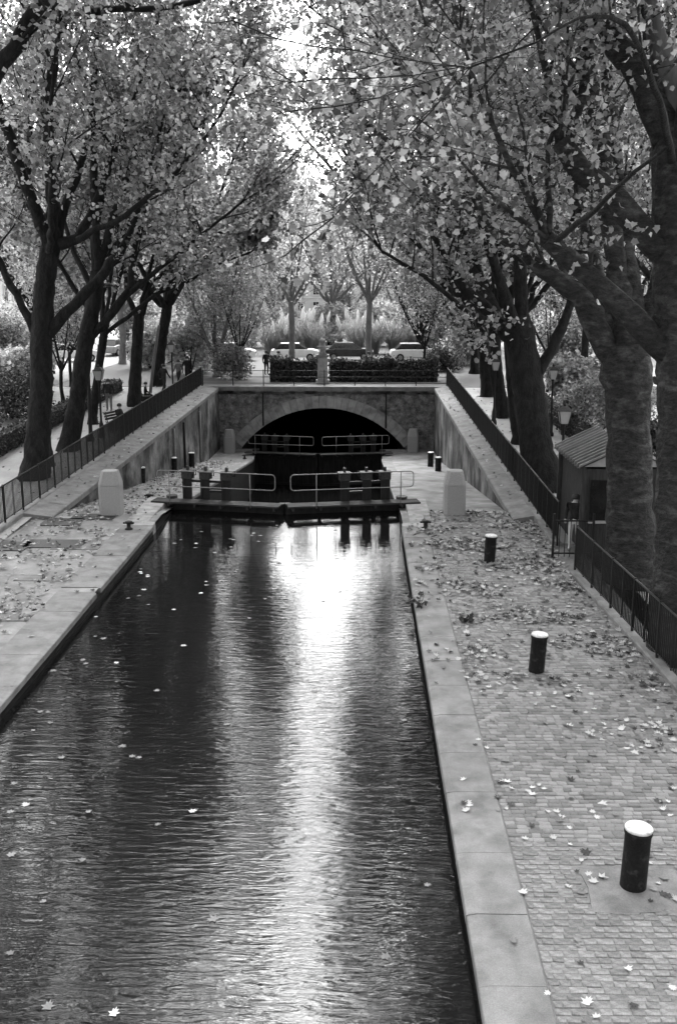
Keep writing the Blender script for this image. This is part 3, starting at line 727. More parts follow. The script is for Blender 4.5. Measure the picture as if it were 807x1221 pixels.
T.limb([at(616, 200, 36.3), Vector((2.2, 39, 14.5)), Vector((-.4, 41, 16.5)), Vector((-2.2, 42, 18))], [.2, .13, .07, .03])
T.limb([at(619, 310, 36.3), Vector((5.0, 38, 16)), Vector((3.4, 39, 23))], [.24, .16, .05])
T.grow(per=21, bl=(2.4, 4.8)); total += T.finish(keep_gap(-2.9, -1.5, .65))
# left bank
T = Tree('plane_tree', on(42, 576, .2), 'foremost plane tree on the left bank with a left-curving limb', 31, BANK_L, barkm='bark_dark'); zc = 37.9; T.wf = .7
T.trunk(*px_path(T, [(38, 584, 66), (42, 565, 50), (46, 520, 40), (50, 450, 37), (50, 400, 36), (55, 330, 32), (60, 300, 32), (66, 275, 28)], zc))
T.limb(*px_path(T, [(42, 392, 16), (20, 352, 13), (0, 312, 11), (-25, 250, 8), (-45, 160, 5)], zc))
T.limb(*px_path(T, [(58, 398, 20), (90, 362, 18), (115, 335, 17), (142, 303, 16), (158, 270, 10), (178, 200, 7), (205, 110, 4)], zc))
T.limb(*px_path(T, [(66, 284, 18), (54, 263, 15), (39, 239, 14), (33, 210, 12), (36, 150, 8), (30, 60, 5)], zc))
T.limb(*px_path(T, [(67, 282, 20), (77, 248, 15), (92, 215, 13), (101, 180, 11), (112, 120, 8), (118, 20, 5)], zc))
T.limb(*px_path(T, [(70, 290, 20), (92, 284, 18), (113, 245, 14), (128, 209, 11), (143, 165, 8), (170, 90, 5), (190, 20, 3)], zc))
T.limb(*px_path(T, [(92, 284, 12, 37), (140, 262, 9, 36), (200, 215, 7, 35), (255, 150, 5, 34.5), (290, 80, 3, 34)], zc))
T.limb(*px_path(T, [(60, 300, 12, 37), (62, 230, 9, 34), (60, 140, 7, 32), (70, 30, 4, 31)], zc))
T.limb([at(64, 285, 37.9), Vector((-10.4, 36, 15)), Vector((-7.2, 34, 19)), Vector((-4.4, 32.5, 23.5))], [.26, .17, .1, .04])
T.limb([Vector((-9.4, 35.6, 16.2)), Vector((-6, 36.5, 16.6)), Vector((-3.2, 37, 17.8))], [.14, .09, .03])
T.limb([at(60, 300, 37.9), Vector((-12.6, 35, 16)), Vector((-11.0, 32, 24))], [.24, .16, .05])
T.grow(per=22, bl=(2.4, 4.8)); total += T.finish(keep_gap(-2.7, -1.7, .5))
T = Tree('plane_tree', on(82, 547, .35), 'slanting plane tree second along the left bank beside the lamps', 32, BANK_L, barkm='bark_dark'); zc = 43.3; T.wf = .8
T.trunk(*px_path(T, [(76, 554, 44), (82, 535, 32), (92, 480, 26), (104, 400, 24), (112, 360, 23), (117, 325, 20)], zc))
T.limb(*px_path(T, [(106, 404, 13), (125, 385, 12), (145, 360, 13), (156, 340, 11), (160, 300, 9), (176, 240, 7), (200, 150, 4)], zc))
T.limb(*px_path(T, [(116, 332, 14), (112, 290, 11), (122, 230, 9), (130, 150, 6), (140, 50, 4)], zc))
T.limb(*px_path(T, [(116, 335, 12), (135, 300, 9), (165, 250, 8), (205, 190, 6), (260, 120, 4)], zc))
T.limb(*px_path(T, [(150, 352, 9), (190, 320, 7), (240, 280, 5), (290, 240, 3)], zc))
T.limb(*px_path(T, [(112, 350, 10), (85, 290, 7), (60, 200, 5), (40, 100, 3)], zc))
T.limb([at(117, 325, 43.3), Vector((-9, 44.5, 14)), Vector((-5.6, 45.5, 16.5)), Vector((-3.0, 46.5, 18.5))], [.2, .14, .08, .03])
T.limb([at(117, 325, 43.3), Vector((-11, 44, 16)), Vector((-9, 44, 22))], [.2, .14, .05])
T.grow(per=22, bl=(2.6, 5.0)); total += T.finish(keep_gap(-2.9, -1.5, .65))
T = Tree('plane_tree', on(160, 494, .7), 'upright plane tree third along the left bank by the seated people', 33, BANK_L, barkm='bark_dark'); zc = 56; T.wf = .68
T.trunk(*px_path(T, [(158, 498, 32), (160, 485, 25), (163, 430, 19), (165, 390, 19), (166, 375, 17)], zc))
T.limb(*px_path(T, [(164, 380, 11), (156, 362, 9), (150, 330, 7), (150, 280, 6), (155, 200, 4)], zc))
T.limb(*px_path(T, [(168, 380, 11), (174, 360, 10), (182, 338, 8), (210, 312, 7), (245, 288, 5), (280, 262, 3)], zc))
T.limb(*px_path(T, [(168, 370, 9), (180, 320, 7), (195, 250, 5), (215, 160, 3)], zc))
T.limb(*px_path(T, [(176, 352, 8), (215, 340, 6), (255, 318, 4), (300, 300, 3)], zc))
T.grow(per=28, bl=(2.8, 5.4)); total += T.finish(keep_gap(-3.1, -1.2, .75), size=.215)

def auto_tree(name, base, h, rad, label, seed, group, fork=.32, spread=.34, limbs=6, per=9, leafm='leaf', barkm='bark_dark', bl=(2.2, 4.4), keep=None, size=.15, lean=(0, 0), every=.8, end_n=4, lod=6):
    T = Tree(name, base, label, seed, group, leafm, barkm); b = Vector(base); r = T.r
    top = b + Vector((lean[0], lean[1], h * fork))
    mid = b.lerp(top, .5) + Vector((r.gauss(0, .08), r.gauss(0, .08), 0))
    T.trunk([b - Vector((0, 0, .1)), b + Vector((0, 0, .35)), mid, top, top + Vector((0, 0, .5))], [rad * 1.7, rad * 1.15, rad, rad * .98, rad * .6])
    for k in range(limbs):
        a = 2 * math.pi * (k + r.uniform(-.3, .3)) / limbs; sp = spread * r.uniform(.5, 1.25) * h; hh = h * (1 - fork) * r.uniform(.6, .82)
        e = top + Vector((math.cos(a) * sp, math.sin(a) * sp, hh)); m1 = top + Vector((math.cos(a) * sp * .45, math.sin(a) * sp * .45, hh * .38))
        T.limb([top - Vector((0, 0, .15)), m1, e], [rad * .55, rad * .38, rad * .12])
    T.limb([top, top + Vector((r.gauss(0, .4), r.gauss(0, .4), h * .4))], [rad * .6, rad * .15])
    T.grow(bl=bl, per=per, every=every, start=.22 if fork > .2 else .04, end_n=end_n); return T.finish(keep, size, lod=lod)
kg = keep_gap(-3.1, -1.2, .72)
# trees whose trunks stand outside the frame but whose boughs hang into it
total += auto_tree('plane_tree', (-12.8, 25.5, 0), 25, .55, 'plane tree left of the frame whose boughs fill the upper left corner', 41, BANK_L, keep=keep_gap(-2.9, -2.0, .3), spread=.40, limbs=8, per=20, lod=4, size=.18)
total += auto_tree('plane_tree', (8.6, 12.0, 0), 24, .6, 'plane tree right of the frame whose leaves hang over the upper right corner', 42, BANK_R, keep=keep_gap(-2.9, -2.2, .4), limbs=8, spread=.46, per=19, lod=4, size=.21)
total += auto_tree('plane_tree', (-13.0, 13.5, 0), 24, .55, 'plane tree beside the camera on the left bank, seen only in the water', 43, BANK_L, keep=keep_gap(-2.9, -2.2, .4), limbs=8, spread=.46, per=19, lod=4, size=.21)
# rows going on towards the bridge and beyond
rowspec = [((7.1, 44.5, .4), 21, .26, 'slim plane tree behind the dark leaning one on the right bank', BANK_R),
           ((7.4, 52, .6), 21, .32, 'plane tree on the right bank two thirds of the way to the bridge', BANK_R),
           ((7.6, 60, .8), 21, .34, 'plane tree on the right bank next to the bridge', BANK_R),
           ((-13.4, 49.5, .55), 19, .20, 'thin plane tree between the lamp and the third tree on the left', BANK_L),
           ((-13.2, 65, .88), 21, .34, 'plane tree on the left bank level with the bridge', BANK_L)]
for k, (b, h, rd, lb, gp) in enumerate(rowspec):
    total += auto_tree('plane_tree', b, h, rd, lb, 60 + k, gp, keep=kg, per=22, size=.245, limbs=7, spread=.46, fork=.24, lod=4, every=.85, lean=(-.6 if b[0] > 0 else .8, 0))
PARK = 'trees of the square beyond the bridge'
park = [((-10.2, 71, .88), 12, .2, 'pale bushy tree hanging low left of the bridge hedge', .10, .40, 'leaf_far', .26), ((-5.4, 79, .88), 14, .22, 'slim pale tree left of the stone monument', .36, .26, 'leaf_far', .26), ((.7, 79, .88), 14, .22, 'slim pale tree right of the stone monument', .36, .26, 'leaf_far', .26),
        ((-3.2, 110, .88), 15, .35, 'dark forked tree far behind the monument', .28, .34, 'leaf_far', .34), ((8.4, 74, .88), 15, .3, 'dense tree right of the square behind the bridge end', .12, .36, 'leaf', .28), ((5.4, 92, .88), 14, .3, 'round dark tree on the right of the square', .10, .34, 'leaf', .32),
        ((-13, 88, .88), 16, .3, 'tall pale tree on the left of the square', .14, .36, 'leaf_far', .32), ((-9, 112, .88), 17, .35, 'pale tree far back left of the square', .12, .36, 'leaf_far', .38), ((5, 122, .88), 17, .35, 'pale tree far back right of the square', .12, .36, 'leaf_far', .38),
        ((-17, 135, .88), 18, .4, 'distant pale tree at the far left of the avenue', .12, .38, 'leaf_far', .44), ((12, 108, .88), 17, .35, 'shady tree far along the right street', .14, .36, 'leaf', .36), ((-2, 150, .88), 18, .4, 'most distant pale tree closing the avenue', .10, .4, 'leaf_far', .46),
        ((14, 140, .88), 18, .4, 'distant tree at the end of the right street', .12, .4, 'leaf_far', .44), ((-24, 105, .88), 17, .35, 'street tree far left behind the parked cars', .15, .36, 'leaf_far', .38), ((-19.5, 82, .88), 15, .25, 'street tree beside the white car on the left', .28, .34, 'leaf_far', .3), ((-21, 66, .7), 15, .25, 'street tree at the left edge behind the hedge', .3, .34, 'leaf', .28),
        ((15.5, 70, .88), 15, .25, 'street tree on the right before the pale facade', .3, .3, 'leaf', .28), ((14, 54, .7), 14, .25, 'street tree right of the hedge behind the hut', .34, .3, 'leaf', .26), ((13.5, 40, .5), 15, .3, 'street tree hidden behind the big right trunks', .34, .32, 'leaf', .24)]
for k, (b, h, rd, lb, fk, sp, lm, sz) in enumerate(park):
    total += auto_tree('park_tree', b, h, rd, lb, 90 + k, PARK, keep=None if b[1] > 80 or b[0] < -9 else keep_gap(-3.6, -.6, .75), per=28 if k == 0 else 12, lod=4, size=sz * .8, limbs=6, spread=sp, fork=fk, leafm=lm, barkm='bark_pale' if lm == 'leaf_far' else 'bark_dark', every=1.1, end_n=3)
YOUNG = 'young street trees on the left bank and square'
for k, (b, h, lb) in enumerate([((-16.8, 56, .7), 9, 'young tree with thin foliage beside the left hedge'), ((-18.6, 64, .88), 10, 'young tree in front of the kiosk'), ((-22.5, 73, .88), 10, 'young tree at the roadside near the white car'), ((-8.4, 70, .88), 8.5, 'young low-hanging tree at the left end of the bridge railing'), ((4.6, 72, .88), 9, 'young tree behind the right end of the hedge'), ((11.6, 62, .8), 10, 'young tree along the right walk near the bridge')]):
    total += auto_tree('young_tree', b, h, .1, lb, 130 + k, YOUNG, fork=.22, spread=.26, limbs=5, per=13, leafm='leaf_far' if k not in (4, 5) else 'leaf', barkm='bark_dark', bl=(1.2, 2.4), size=.17, every=.7, end_n=3, lod=4)
print('leaves', total)

# ------------------------------------------------------------------ hedges, bushes, pampas grass
def hedge(name, p0, p1, wd, h, label, seed, n=3000, size=.09, leafm='leaf_hedge', cat='hedge', rnd=.12):
    rng = np.random.default_rng(seed); p0, p1 = Vector(p0), Vector(p1); d = p1 - p0; L = d.length
    t = empty(name, p0, math.atan2(d.y, d.x), label=label, cat=cat); dzl = d.z / L
    nx = max(2, int(L / .5)); mb = MB()
    vs = []; rr = random.Random(seed)
    for i in range(nx + 1):
        x = L * i / nx; k = 1 - rnd * rr.random()
        for y, z in ((-.42, 0), (-.44, .6), (-.34, .93), (.34, .93), (.44, .6), (.42, 0)): vs.append((x, y * wd * k, z * h * k + x * dzl))
    fs = [(i * 6 + k, i * 6 + k + 1, (i + 1) * 6 + k + 1, (i + 1) * 6 + k) for i in range(nx) for k in range(5)] + [tuple(range(6)), tuple(nx * 6 + k for k in reversed(range(6)))]
    mb.add(vs, fs).build('dark_core', 'foliage_core', t)  # solid core: the hedge's inner shade is put in as dark colour
    x = rng.uniform(0, L, n); a = rng.uniform(0, math.pi, n); k = 1 - rnd * .6 + rng.normal(0, .05, n)
    bump = 1 + .10 * np.sin(x * 1.7 + seed) + .07 * np.sin(x * 4.1 + 2 * seed) + rng.normal(0, .05, n)
    y = np.sign(np.cos(a)) * np.abs(np.cos(a)) ** .5 * wd * .5 * k; z = np.abs(np.sin(a)) ** .6 * h * k * bump
    low = rng.random(n) < .35; z[low] *= rng.random(low.sum())
    P = np.c_[x, y, z + x * dzl]
    tag(link('foliage', leaf_mesh('foliage', P, rng.uniform(.7, 1.3, n) * size, rng, .3, .2), leafm, t), kind='stuff'); return t
hedge('clipped_hedge', (-6.1, 68, .88), (-2.9, 68, .88), 1.2, 1.55, 'dark clipped hedge left of the monument above the bridge', 1, 3500, .16)
hedge('clipped_hedge', (-2.1, 68, .88), (5.2, 68.2, .88), 1.2, 1.5, 'long dark clipped hedge right of the monument above the bridge', 2, 7000, .16)
hedge('path_hedge', (-15.6, 20, 0), (-15.2, 62, .85), .9, .8, 'low dark hedge edging the left bank walk', 3, 9000, .10)
hedge('path_hedge', (10.2, 32, .1), (9.8, 60, .8), .8, .9, 'low hedge edging the right bank walk', 4, 6000, .10)
def bush(name, c, rx, ry, h, label, seed, n, size, leafm='leaf_hedge', group=None):
    rng = np.random.default_rng(seed); rr = random.Random(seed); t = empty(name, c, label=label, cat='bush', group=group)
    st = MB()
    for k in range(7):
        a = rr.uniform(0, 6.28); q = Vector((math.cos(a) * rx * .5, math.sin(a) * ry * .5, h * .7)); st.tube([(0, 0, -.05), q * .5 + Vector((0, 0, .1)), q], [.05, .03, .012], 5)
    st.build('stems', 'bark_dark', t)
    lob = [(Vector((rr.uniform(-.6, .6) * rx, rr.uniform(-.6, .6) * ry, rr.uniform(.25, .75) * h)), rr.uniform(.35, .6)) for _ in range(14)]
    P = []
    per = n // len(lob)
    for c_, k in lob:
        v = rng.normal(size=(per, 3)); v /= np.linalg.norm(v, axis=1)[:, None]; v *= (rng.random(per) ** .4)[:, None]
        P.append(np.array(c_) + v * np.array([rx, ry, h * .75]) * k)
    P = np.concatenate(P); P[:, 2] = np.abs(P[:, 2]) + .02
    tag(link('foliage', leaf_mesh('foliage', P, rng.uniform(.7, 1.3, len(P)) * size, rng, .4, .4), leafm, t), kind='stuff')
BUSH = 'bushes along the banks'
bush('bush', (-18.2, 42, .4), 2.4, 3.4, 3.5, 'dark bush at the left edge below the parked cars', 5, 9000, .15, group=BUSH)
bush('bush', (-18.0, 51, .6), 2.0, 3.0, 2.4, 'dark bush behind the left lamps', 6, 6000, .15, group=BUSH)
bush('bush', (-17.6, 33, .2), 2.2, 3.2, 2.4, 'dark bush in the lower left behind the front tree', 7, 7000, .14, group=BUSH)
bush('bush', (11.4, 47, .5), 2.1, 3.0, 3.0, 'rounded bush behind the hut on the right', 8, 12000, .13, 'leaf', group=BUSH)
bush('bush', (12.4, 39, .3), 2.0, 2.6, 2.4, 'shadowy bush right of the rounded one', 9, 7000, .13, group=BUSH)
bush('bush', (6.4, 76, .88), 1.6, 1.6, 2.0, 'small round bush at the right end of the bridge hedge', 10, 3000, .16, group=BUSH)
bush('bush', (-8.6, 69.5, .88), 1.9, 1.2, 2.4, 'bush at the left end of the bridge hedge', 11, 5000, .16, 'leaf', group=BUSH)
for k, (x, y, rx, h, lm, lb) in enumerate([(-33, 92, 4.0, 4.5, 'leaf', 'bushy planting across the left street behind the dark hatchback'), (-29, 100, 4.0, 5.5, 'leaf_far', 'pale bushy planting behind the white car on the left'), (-21.5, 99, 3.2, 5.0, 'leaf', 'bushy planting behind the kiosk'), (16.5, 84, 3.0, 4.5, 'leaf', 'bushy planting at the start of the right street'), (20.5, 100, 3.6, 5.0, 'leaf_far', 'pale planting below the right facades'), (12.2, 56, 2.4, 2.6, 'leaf', 'bush between the right walk and the street'), (-12.4, 73, 2.0, 4.6, 'leaf_far', 'tall pale bush filling the gap at the top of the left walk'), (-16.4, 78, 2.2, 4.2, 'leaf_far', 'pale bush between the kiosk and the square'), (9.2, 82, 2.2, 5.0, 'leaf', 'tall bush where the right walk meets the square'), (-21, 60, 2.2, 2.6, 'leaf', 'bush at the kerb in front of the left cars'), (-22.5, 67, 2.0, 2.2, 'leaf_far', 'small pale bush at the kerb near the white car')]):
    bush('bush', (x, y, .8), rx, 2.6, h, lb, 450 + k, 6000, .26, lm, group=BUSH)
SHRUB = 'pale shrubs behind the pampas grass'
for k, (x, y, rx, h, lb) in enumerate([(-13, 103, 3.2, 5.0, 'wide pale shrub at the far left of the square'), (-8.2, 105, 3.0, 4.6, 'pale shrub behind the leftmost pampas grass'), (-3.4, 108, 2.8, 4.2, 'pale shrub behind the fountain'), (1.6, 106, 2.8, 4.4, 'pale shrub right of the fountain'), (6.6, 103, 3.0, 5.2, 'darker shrub at the far right of the square'), (10.5, 92, 2.6, 4.8, 'shrub where the right street begins')]):
    bush('shrub', (x, y, .88), rx, 2.2, h, lb, 400 + k, 7000, .3, 'leaf' if k > 3 else 'leaf_far', group=SHRUB)
def pampas(x, y, s, label, seed):
    rr = random.Random(seed); rng = np.random.default_rng(seed); t = empty('pampas_grass', (x, y, .88), label=label, cat='grass plant', group='pampas grass clumps in the square')
    V = []; FV = []; S = []
    for k in range(420):
        a = rr.uniform(0, 6.28); L = s * rr.uniform(.8, 1.7); o = s * rr.uniform(.3, 1.15); b = len(V); w_ = .02
        px, py = -math.sin(a) * w_, math.cos(a) * w_; c, sn = math.cos(a), math.sin(a); r0 = rr.uniform(0, .3) * s
        for f, z in ((0, 0), (.35, .75), (.75, 1.0), (1.15, .72)):
            for q in (-1, 1): V.append((c * (r0 + o * f) + px * q * (1.1 - f * .8), sn * (r0 + o * f) + py * q * (1.1 - f * .8), L * z)); S.append(rr.random() * .3 + .1 * k % .5)
        for i in range(3): FV += [b + 2 * i, b + 2 * i + 1, b + 2 * i + 3, b + 2 * i + 2]
    tag(link('blades', np_mesh('blades', V, FV, 4, S), 'blade', t), kind='stuff')
    for k in range(rr.randint(7, 11)):
        a = rr.uniform(0, 6.28); d = Vector((math.cos(a) * .22, math.sin(a) * .22, 1)).normalized(); o = Vector((math.cos(a), math.sin(a), 0)) * rr.uniform(.1, .7) * s; H = s * rr.uniform(1.5, 2.3)
        MB().tube([o, o + d * H * .7], .012, 4).build('stalk', 'blade', t)
        MB().tube([o + d * H * f for f in (.66, .74, .84, .93, 1.0)], [.02, .085 * s, .10 * s, .06 * s, .006], 7, jitter=.3, rng=rr).build('plume', 'plume', t)
for k, (x, y, s, lb) in enumerate([(-8.2, 93, 1.2, 'leftmost clump of pampas grass with pale plumes'), (-6.4, 94, 1.3, 'pampas grass clump beside the left slim tree'), (-4.6, 95, 1.2, 'pampas grass clump just left of the fountain'), (-.4, 94, 1.3, 'pampas grass clump just right of the monument'),
                              (1.2, 95, 1.2, 'pampas grass clump behind the right slim tree'), (3.2, 95, 1.2, 'fine rounded grass clump right of the right slim tree'), (5.0, 94, 1.2, 'rightmost pampas clump behind the hedge')]): pampas(x, y, s * 1.55, lb, 200 + k)

# ------------------------------------------------------------------ monument, fountain
t = empty('monument', (-2.5, 66.6, .88), label='small stone monument with a tiered top in front of the hedge gap', cat='monument')
MB().box(-.45, .45, -.45, .45, 0, .25).build('plinth', 'stone', t, bevel=.02); MB().box(-.32, .32, -.32, .32, .25, 1.75).build('shaft', 'stone', t, bevel=.02)
MB().box(-.42, .42, -.42, .42, 1.75, 1.9).build('cornice', 'coping', t, bevel=.02); MB().lathe([(.3, 1.9), (.2, 2.05), (.17, 2.25), (.34, 2.36), (.36, 2.44), (.15, 2.5), (.12, 2.62), (.2, 2.7), (.19, 2.84), (.08, 2.95)], 14).build('finial', 'stone', t)
t = empty('fountain', (-2.0, 97, .88), label='pale tiered fountain among the pampas grass', cat='fountain')
MB().lathe([(1.5, 0), (1.55, .5), (1.4, .55), (1.35, .35)], 20).build('basin', 'coping', t)
MB().lathe([(.35, .3), (.25, 1.2), (.9, 1.5), (.95, 1.6), (.3, 1.62), (.2, 2.2), (.6, 2.45), (.62, 2.52), (.18, 2.55), (.12, 3.0), (.3, 3.15), (.1, 3.4)], 18).build('tiers', 'coping', t)

# ------------------------------------------------------------------ lamps
def lamp(p, h, label):
    t = empty('street_lamp', p, label=label, cat='lamp', group='short lantern lamps on the bank walks')
    MB().lathe([(.16, -.05), (.16, .12), (.11, .2), (.10, .6), (.075, .68), (.05, .8), (.042, h - .75), (.07, h - .72), (.05, h - .66)], 12).build('post', 'iron', t)
    z = h - .66
    MB().add([(x * .12, y * .12, z) for x, y in ((-1, -1), (1, -1), (1, 1), (-1, 1))] + [(x * .2, y * .2, z + .42) for x, y in ((-1, -1), (1, -1), (1, 1), (-1, 1))], [(0, 3, 2, 1), (4, 5, 6, 7)] + [(k, (k + 1) % 4, 4 + (k + 1) % 4, 4 + k) for k in range(4)]).build('lantern_glass', 'lamp_glass', t)
    MB().add([(x * .25, y * .25, z + .42) for x, y in ((-1, -1), (1, -1), (1, 1), (-1, 1))] + [(x * .1, y * .1, z + .58) for x, y in ((-1, -1), (1, -1), (1, 1), (-1, 1))], [(0, 3, 2, 1), (4, 5, 6, 7)] + [(k, (k + 1) % 4, 4 + (k + 1) % 4, 4 + k) for k in range(4)]).build('lantern_roof', 'iron_worn', t)
    for x, y in ((-1, -1), (1, -1), (1, 1), (-1, 1)): MB().tube([(x * .125, y * .125, z), (x * .205, y * .205, z + .43)], .014, 5).build('lantern_strut', 'iron', t)
    MB().lathe([(.05, z + .58), (.06, z + .63), (.015, z + .72)], 8).build('finial', 'iron', t)
lamp(on(62, 556, .25), 3.2, 'lantern lamp beside the foremost left tree'); lamp(on(122, 521, .45), 3.3, 'lantern lamp right of the slanting left tree')
lamp((6.75, 33.0, .12), 3.45, 'lantern lamp showing above the hut roof'); lamp((8.9, 46.5, .45), 3.3, 'lantern lamp far along the right walk')
lamp(on(207, 476, .75), 3.4, 'lantern lamp near the top of the left fence'); lamp(on(588, 505, .6), 3.3, 'lantern lamp behind the right fence before the leaning tree')
t = empty('lamp_pole', on(109, 526, .4), label='tall slender dark pole left of the lantern lamp on the left walk', cat='pole')
MB().tube([(0, 0, -.1), (0, 0, .5), (.05, 0, 3.2), (.3, 0, 6.6)], [.13, .09, .07, .05], 10).build('pole', 'iron', t); MB().lathe([(.16, -.02), (.16, .15), (.1, .22)], 10).build('foot', 'iron', t)
MB().tube([(.3, 0, 6.6), (.5, .1, 6.95), (1.1, .3, 7.0)], .035, 8).build('arm', 'iron', t); MB().lathe([(.06, 6.86), (.2, 6.9), (.16, 6.98), (.03, 7.05)], 10, (1.1, .3, 0)).build('lamp_head', 'iron_worn', t)
t = empty('wooden_stake', on(178, 477, .75), label='leaning wooden stake among the people on the left walk', cat='stake')
MB().tube([(0, 0, -.2), (.35, 0, 2.1), (.75, 0, 4.3)], [.10, .09, .07], 8).build('pole', 'bark_pale', t)

# ------------------------------------------------------------------ hut
hx0, hx1, hy0, hy1 = 6.22, 8.45, 27.3, 30.7
t = empty('small_hut', ((hx0 + hx1) / 2, (hy0 + hy1) / 2, 0), label='small dark hut with a corrugated pitched roof behind the right fence', cat='hut')
W2, D2 = (hx1 - hx0) / 2, (hy1 - hy0) / 2
for x in np.arange(-W2 + .08, W2 - .05, .145): MB().box(x, x + .138, -D2 + .10, -D2 + .13, .02, 2.42).build('board', 'hut_wood', t)
for y in np.arange(-D2 + .13, D2 - .1, .145):
    for s in (-1, 1): MB().box(s * W2 - s * .08 - .015, s * W2 - s * .08 + .015, y, y + .138, .02, 2.42).build('board', 'hut_wood', t)
MB().box(-W2 + .1, W2 - .1, D2 - .13, D2 - .1, 0, 2.42).build('back_wall', 'hut_wood', t)
for x, y in ((-1, -1), (1, -1), (1, 1), (-1, 1)): MB().box(x * W2 - .06, x * W2 + .06, y * (D2 - .06) - .06, y * (D2 - .06) + .06, 0, 2.5).build('corner_post', 'hut_wood', t)
w_ = MB().box(-W2 + .22, -W2 + .75, -D2 + .05, -D2 + .09, .95, 2.1).build('window', 'glass', t)
MB().box(-W2 + .17, -W2 + .80, -D2 + .03, -D2 + .10, .87, .95).build('sill', 'hut_light', w_); MB().box(-W2 + .80, -W2 + .86, -D2 + .04, -D2 + .10, .87, 2.15).build('frame', 'hut_light', w_)
d_ = MB().box(-.1, .72, -D2 + .04, -D2 + .09, .02, 2.05).build('door', 'hut_wood', t); MB().box(-.02, .03, -D2 - .02, -D2 + .04, .95, 1.1).build('handle', 'iron_worn', d_)
MB().prism([(-W2 - .06, 2.5), (W2 + .06, 2.5), (0, 3.02)], -D2 - .02, -D2 + .04, 'y').build('gable', 'hut_light', t)
MB().prism([(-W2 - .06, 2.5), (W2 + .06, 2.5), (0, 3.02)], D2 - .06, D2, 'y').build('gable', 'hut_light', t)
for s in (-1, 1):                                             # corrugated sheets
    mb = MB(); n = 66; vs = []
    for k in range(n + 1):
        y = -D2 - .12 + (2 * D2 + .24) * k / n; dz = .028 * math.sin(k * 2 * math.pi / 6)
        vs += [(s * (W2 + .18), y, 2.47 + dz), (0, y, 3.09 + dz), (s * (W2 + .18), y, 2.45 + dz), (0, y, 3.07 + dz)]
    fs = []
    for k in range(n):
        a = 4 * k; fs += [(a, a + 1, a + 5, a + 4), (a + 2, a + 6, a + 7, a + 3), (a, a + 4, a + 6, a + 2)]
    mb.add(vs, fs, True).build('roof_sheet', 'tin', t)
for k in range(12):
    y = -D2 - .1 + (2 * D2 + .2) * k / 11
    MB().box(-W2 - .17, .0, y - .035, y + .035, 0, .06, Matrix.Translation((0, 0, 3.10)) @ Matrix.Rotation(0, 4, 'Y') @ Matrix(((1, 0, 0, 0), (0, 1, 0, 0), (.62 / (W2 + .18), 0, 1, .012), (0, 0, 0, 1)))).build('roof_batten', 'coping', t)

# ------------------------------------------------------------------ buildings
def building(x, y0, y1, floors, label, seed, s, turn=None):
    """facade plane at x, facing the canal (s = direction towards the canal)"""
    rr = random.Random(seed); z0 = .88; fh = 3.3; end = abs(y1 - y0) < 0; H = fh * floors + .8
    t = empty('apartment_building', (x, (y0 + y1) / 2, z0), label=label, cat='building', group='apartment buildings behind the trees'); L = (y1 - y0) / 2
    if turn: t.location = (turn[0], turn[1], z0); t.rotation_euler = (0, 0, R_(90))
    MB().box(min(0, -s * 12), max(0, -s * 12), -L + .02, L - .02, -.1, H).build('wall', 'facade', t)
    MB().prism([(s * .35, H), (s * .35, H + .25), (-s * 1.4, H + 3.2), (-s * 10.6, H + 3.2), (-s * 12, H)], -L, L, 'y').build('roof', 'slate', t)
    for f in range(1, floors): MB().box(min(0, s * .14), max(0, s * .14), -L, L, f * fh + .35, f * fh + .55).build('string_course', 'facade_trim', t)
    n = int(2 * L / 2.7); st = 2 * L / n
    pane = MB().box(-.04, .04, -.5, .5, 0, 1.9).mesh('window'); pane.materials.append(MATS['glass'])
    fr = MB()
    fr.box(s * .0, s * .09, -.62, -.5, -.12, 2.05); fr.box(s * .0, s * .09, .5, .62, -.12, 2.05); fr.box(0, s * .14, -.68, .68, -.24, -.12); fr.box(0, s * .12, -.62, .62, 1.93, 2.07); fr.box(0, s * .06, -.03, .03, 0, 1.9); fr.box(0, s * .06, -.5, .5, 1.22, 1.27)
    frm = fr.mesh('frame'); frm.materials.append(MATS['facade_trim'])
    for f in range(floors):
        for k in range(n):
            wn = link('window', pane, None, t, loc=(s * .02, -L + st * (k + .5), f * fh + 1.0)); link('frame', frm, None, wn, loc=(0, 0, 0))
for k, (x, y0, y1, fl, s, lb) in enumerate([(26, 60, 82, 5, -1, 'nearest pale apartment block on the right street'), (26.3, 82.1, 108, 6, -1, 'second pale apartment block on the right street'), (26, 108.1, 140, 5, -1, 'third pale apartment block visible past the right trunks'), (26.2, 140.1, 175, 6, -1, 'farthest apartment block on the right street'),
                                             (-40, 70, 96, 5, 1, 'nearest apartment block across the left street'), (-40.3, 96.1, 128, 6, 1, 'middle apartment block across the left street'), (-40, 128.1, 170, 5, 1, 'farthest apartment block across the left street')]): building(x, y0, y1, fl, lb, 300 + k, s)
building(0, -17, 17, 5, 'pale apartment block closing the avenue on the left', 320, -1, (-21, 188)); building(0, -17, 17, 6, 'pale apartment block closing the avenue on the right', 321, -1, (13.2, 190))
t = empty('kiosk', (-16.6, 84, .88), label='street kiosk with a pale awning behind the left trees', cat='kiosk')
MB().box(-1.2, 1.2, -1, 1, 0, 2.3).build('body', 'hut_wood', t); MB().prism([(-1.9, 2.3), (-1.0, 2.75), (1.0, 2.75), (1.0, 2.3)], -1.5, 1.5, 'x').build('awning', 'awning', t); MB().box(-1, 1, -1.1, -1.0, .9, 1.0).build('counter', 'hut_light', t)
MB().box(-.9, .9, -1.03, -1.0, 1.05, 1.95).build('opening', 'glass', t)

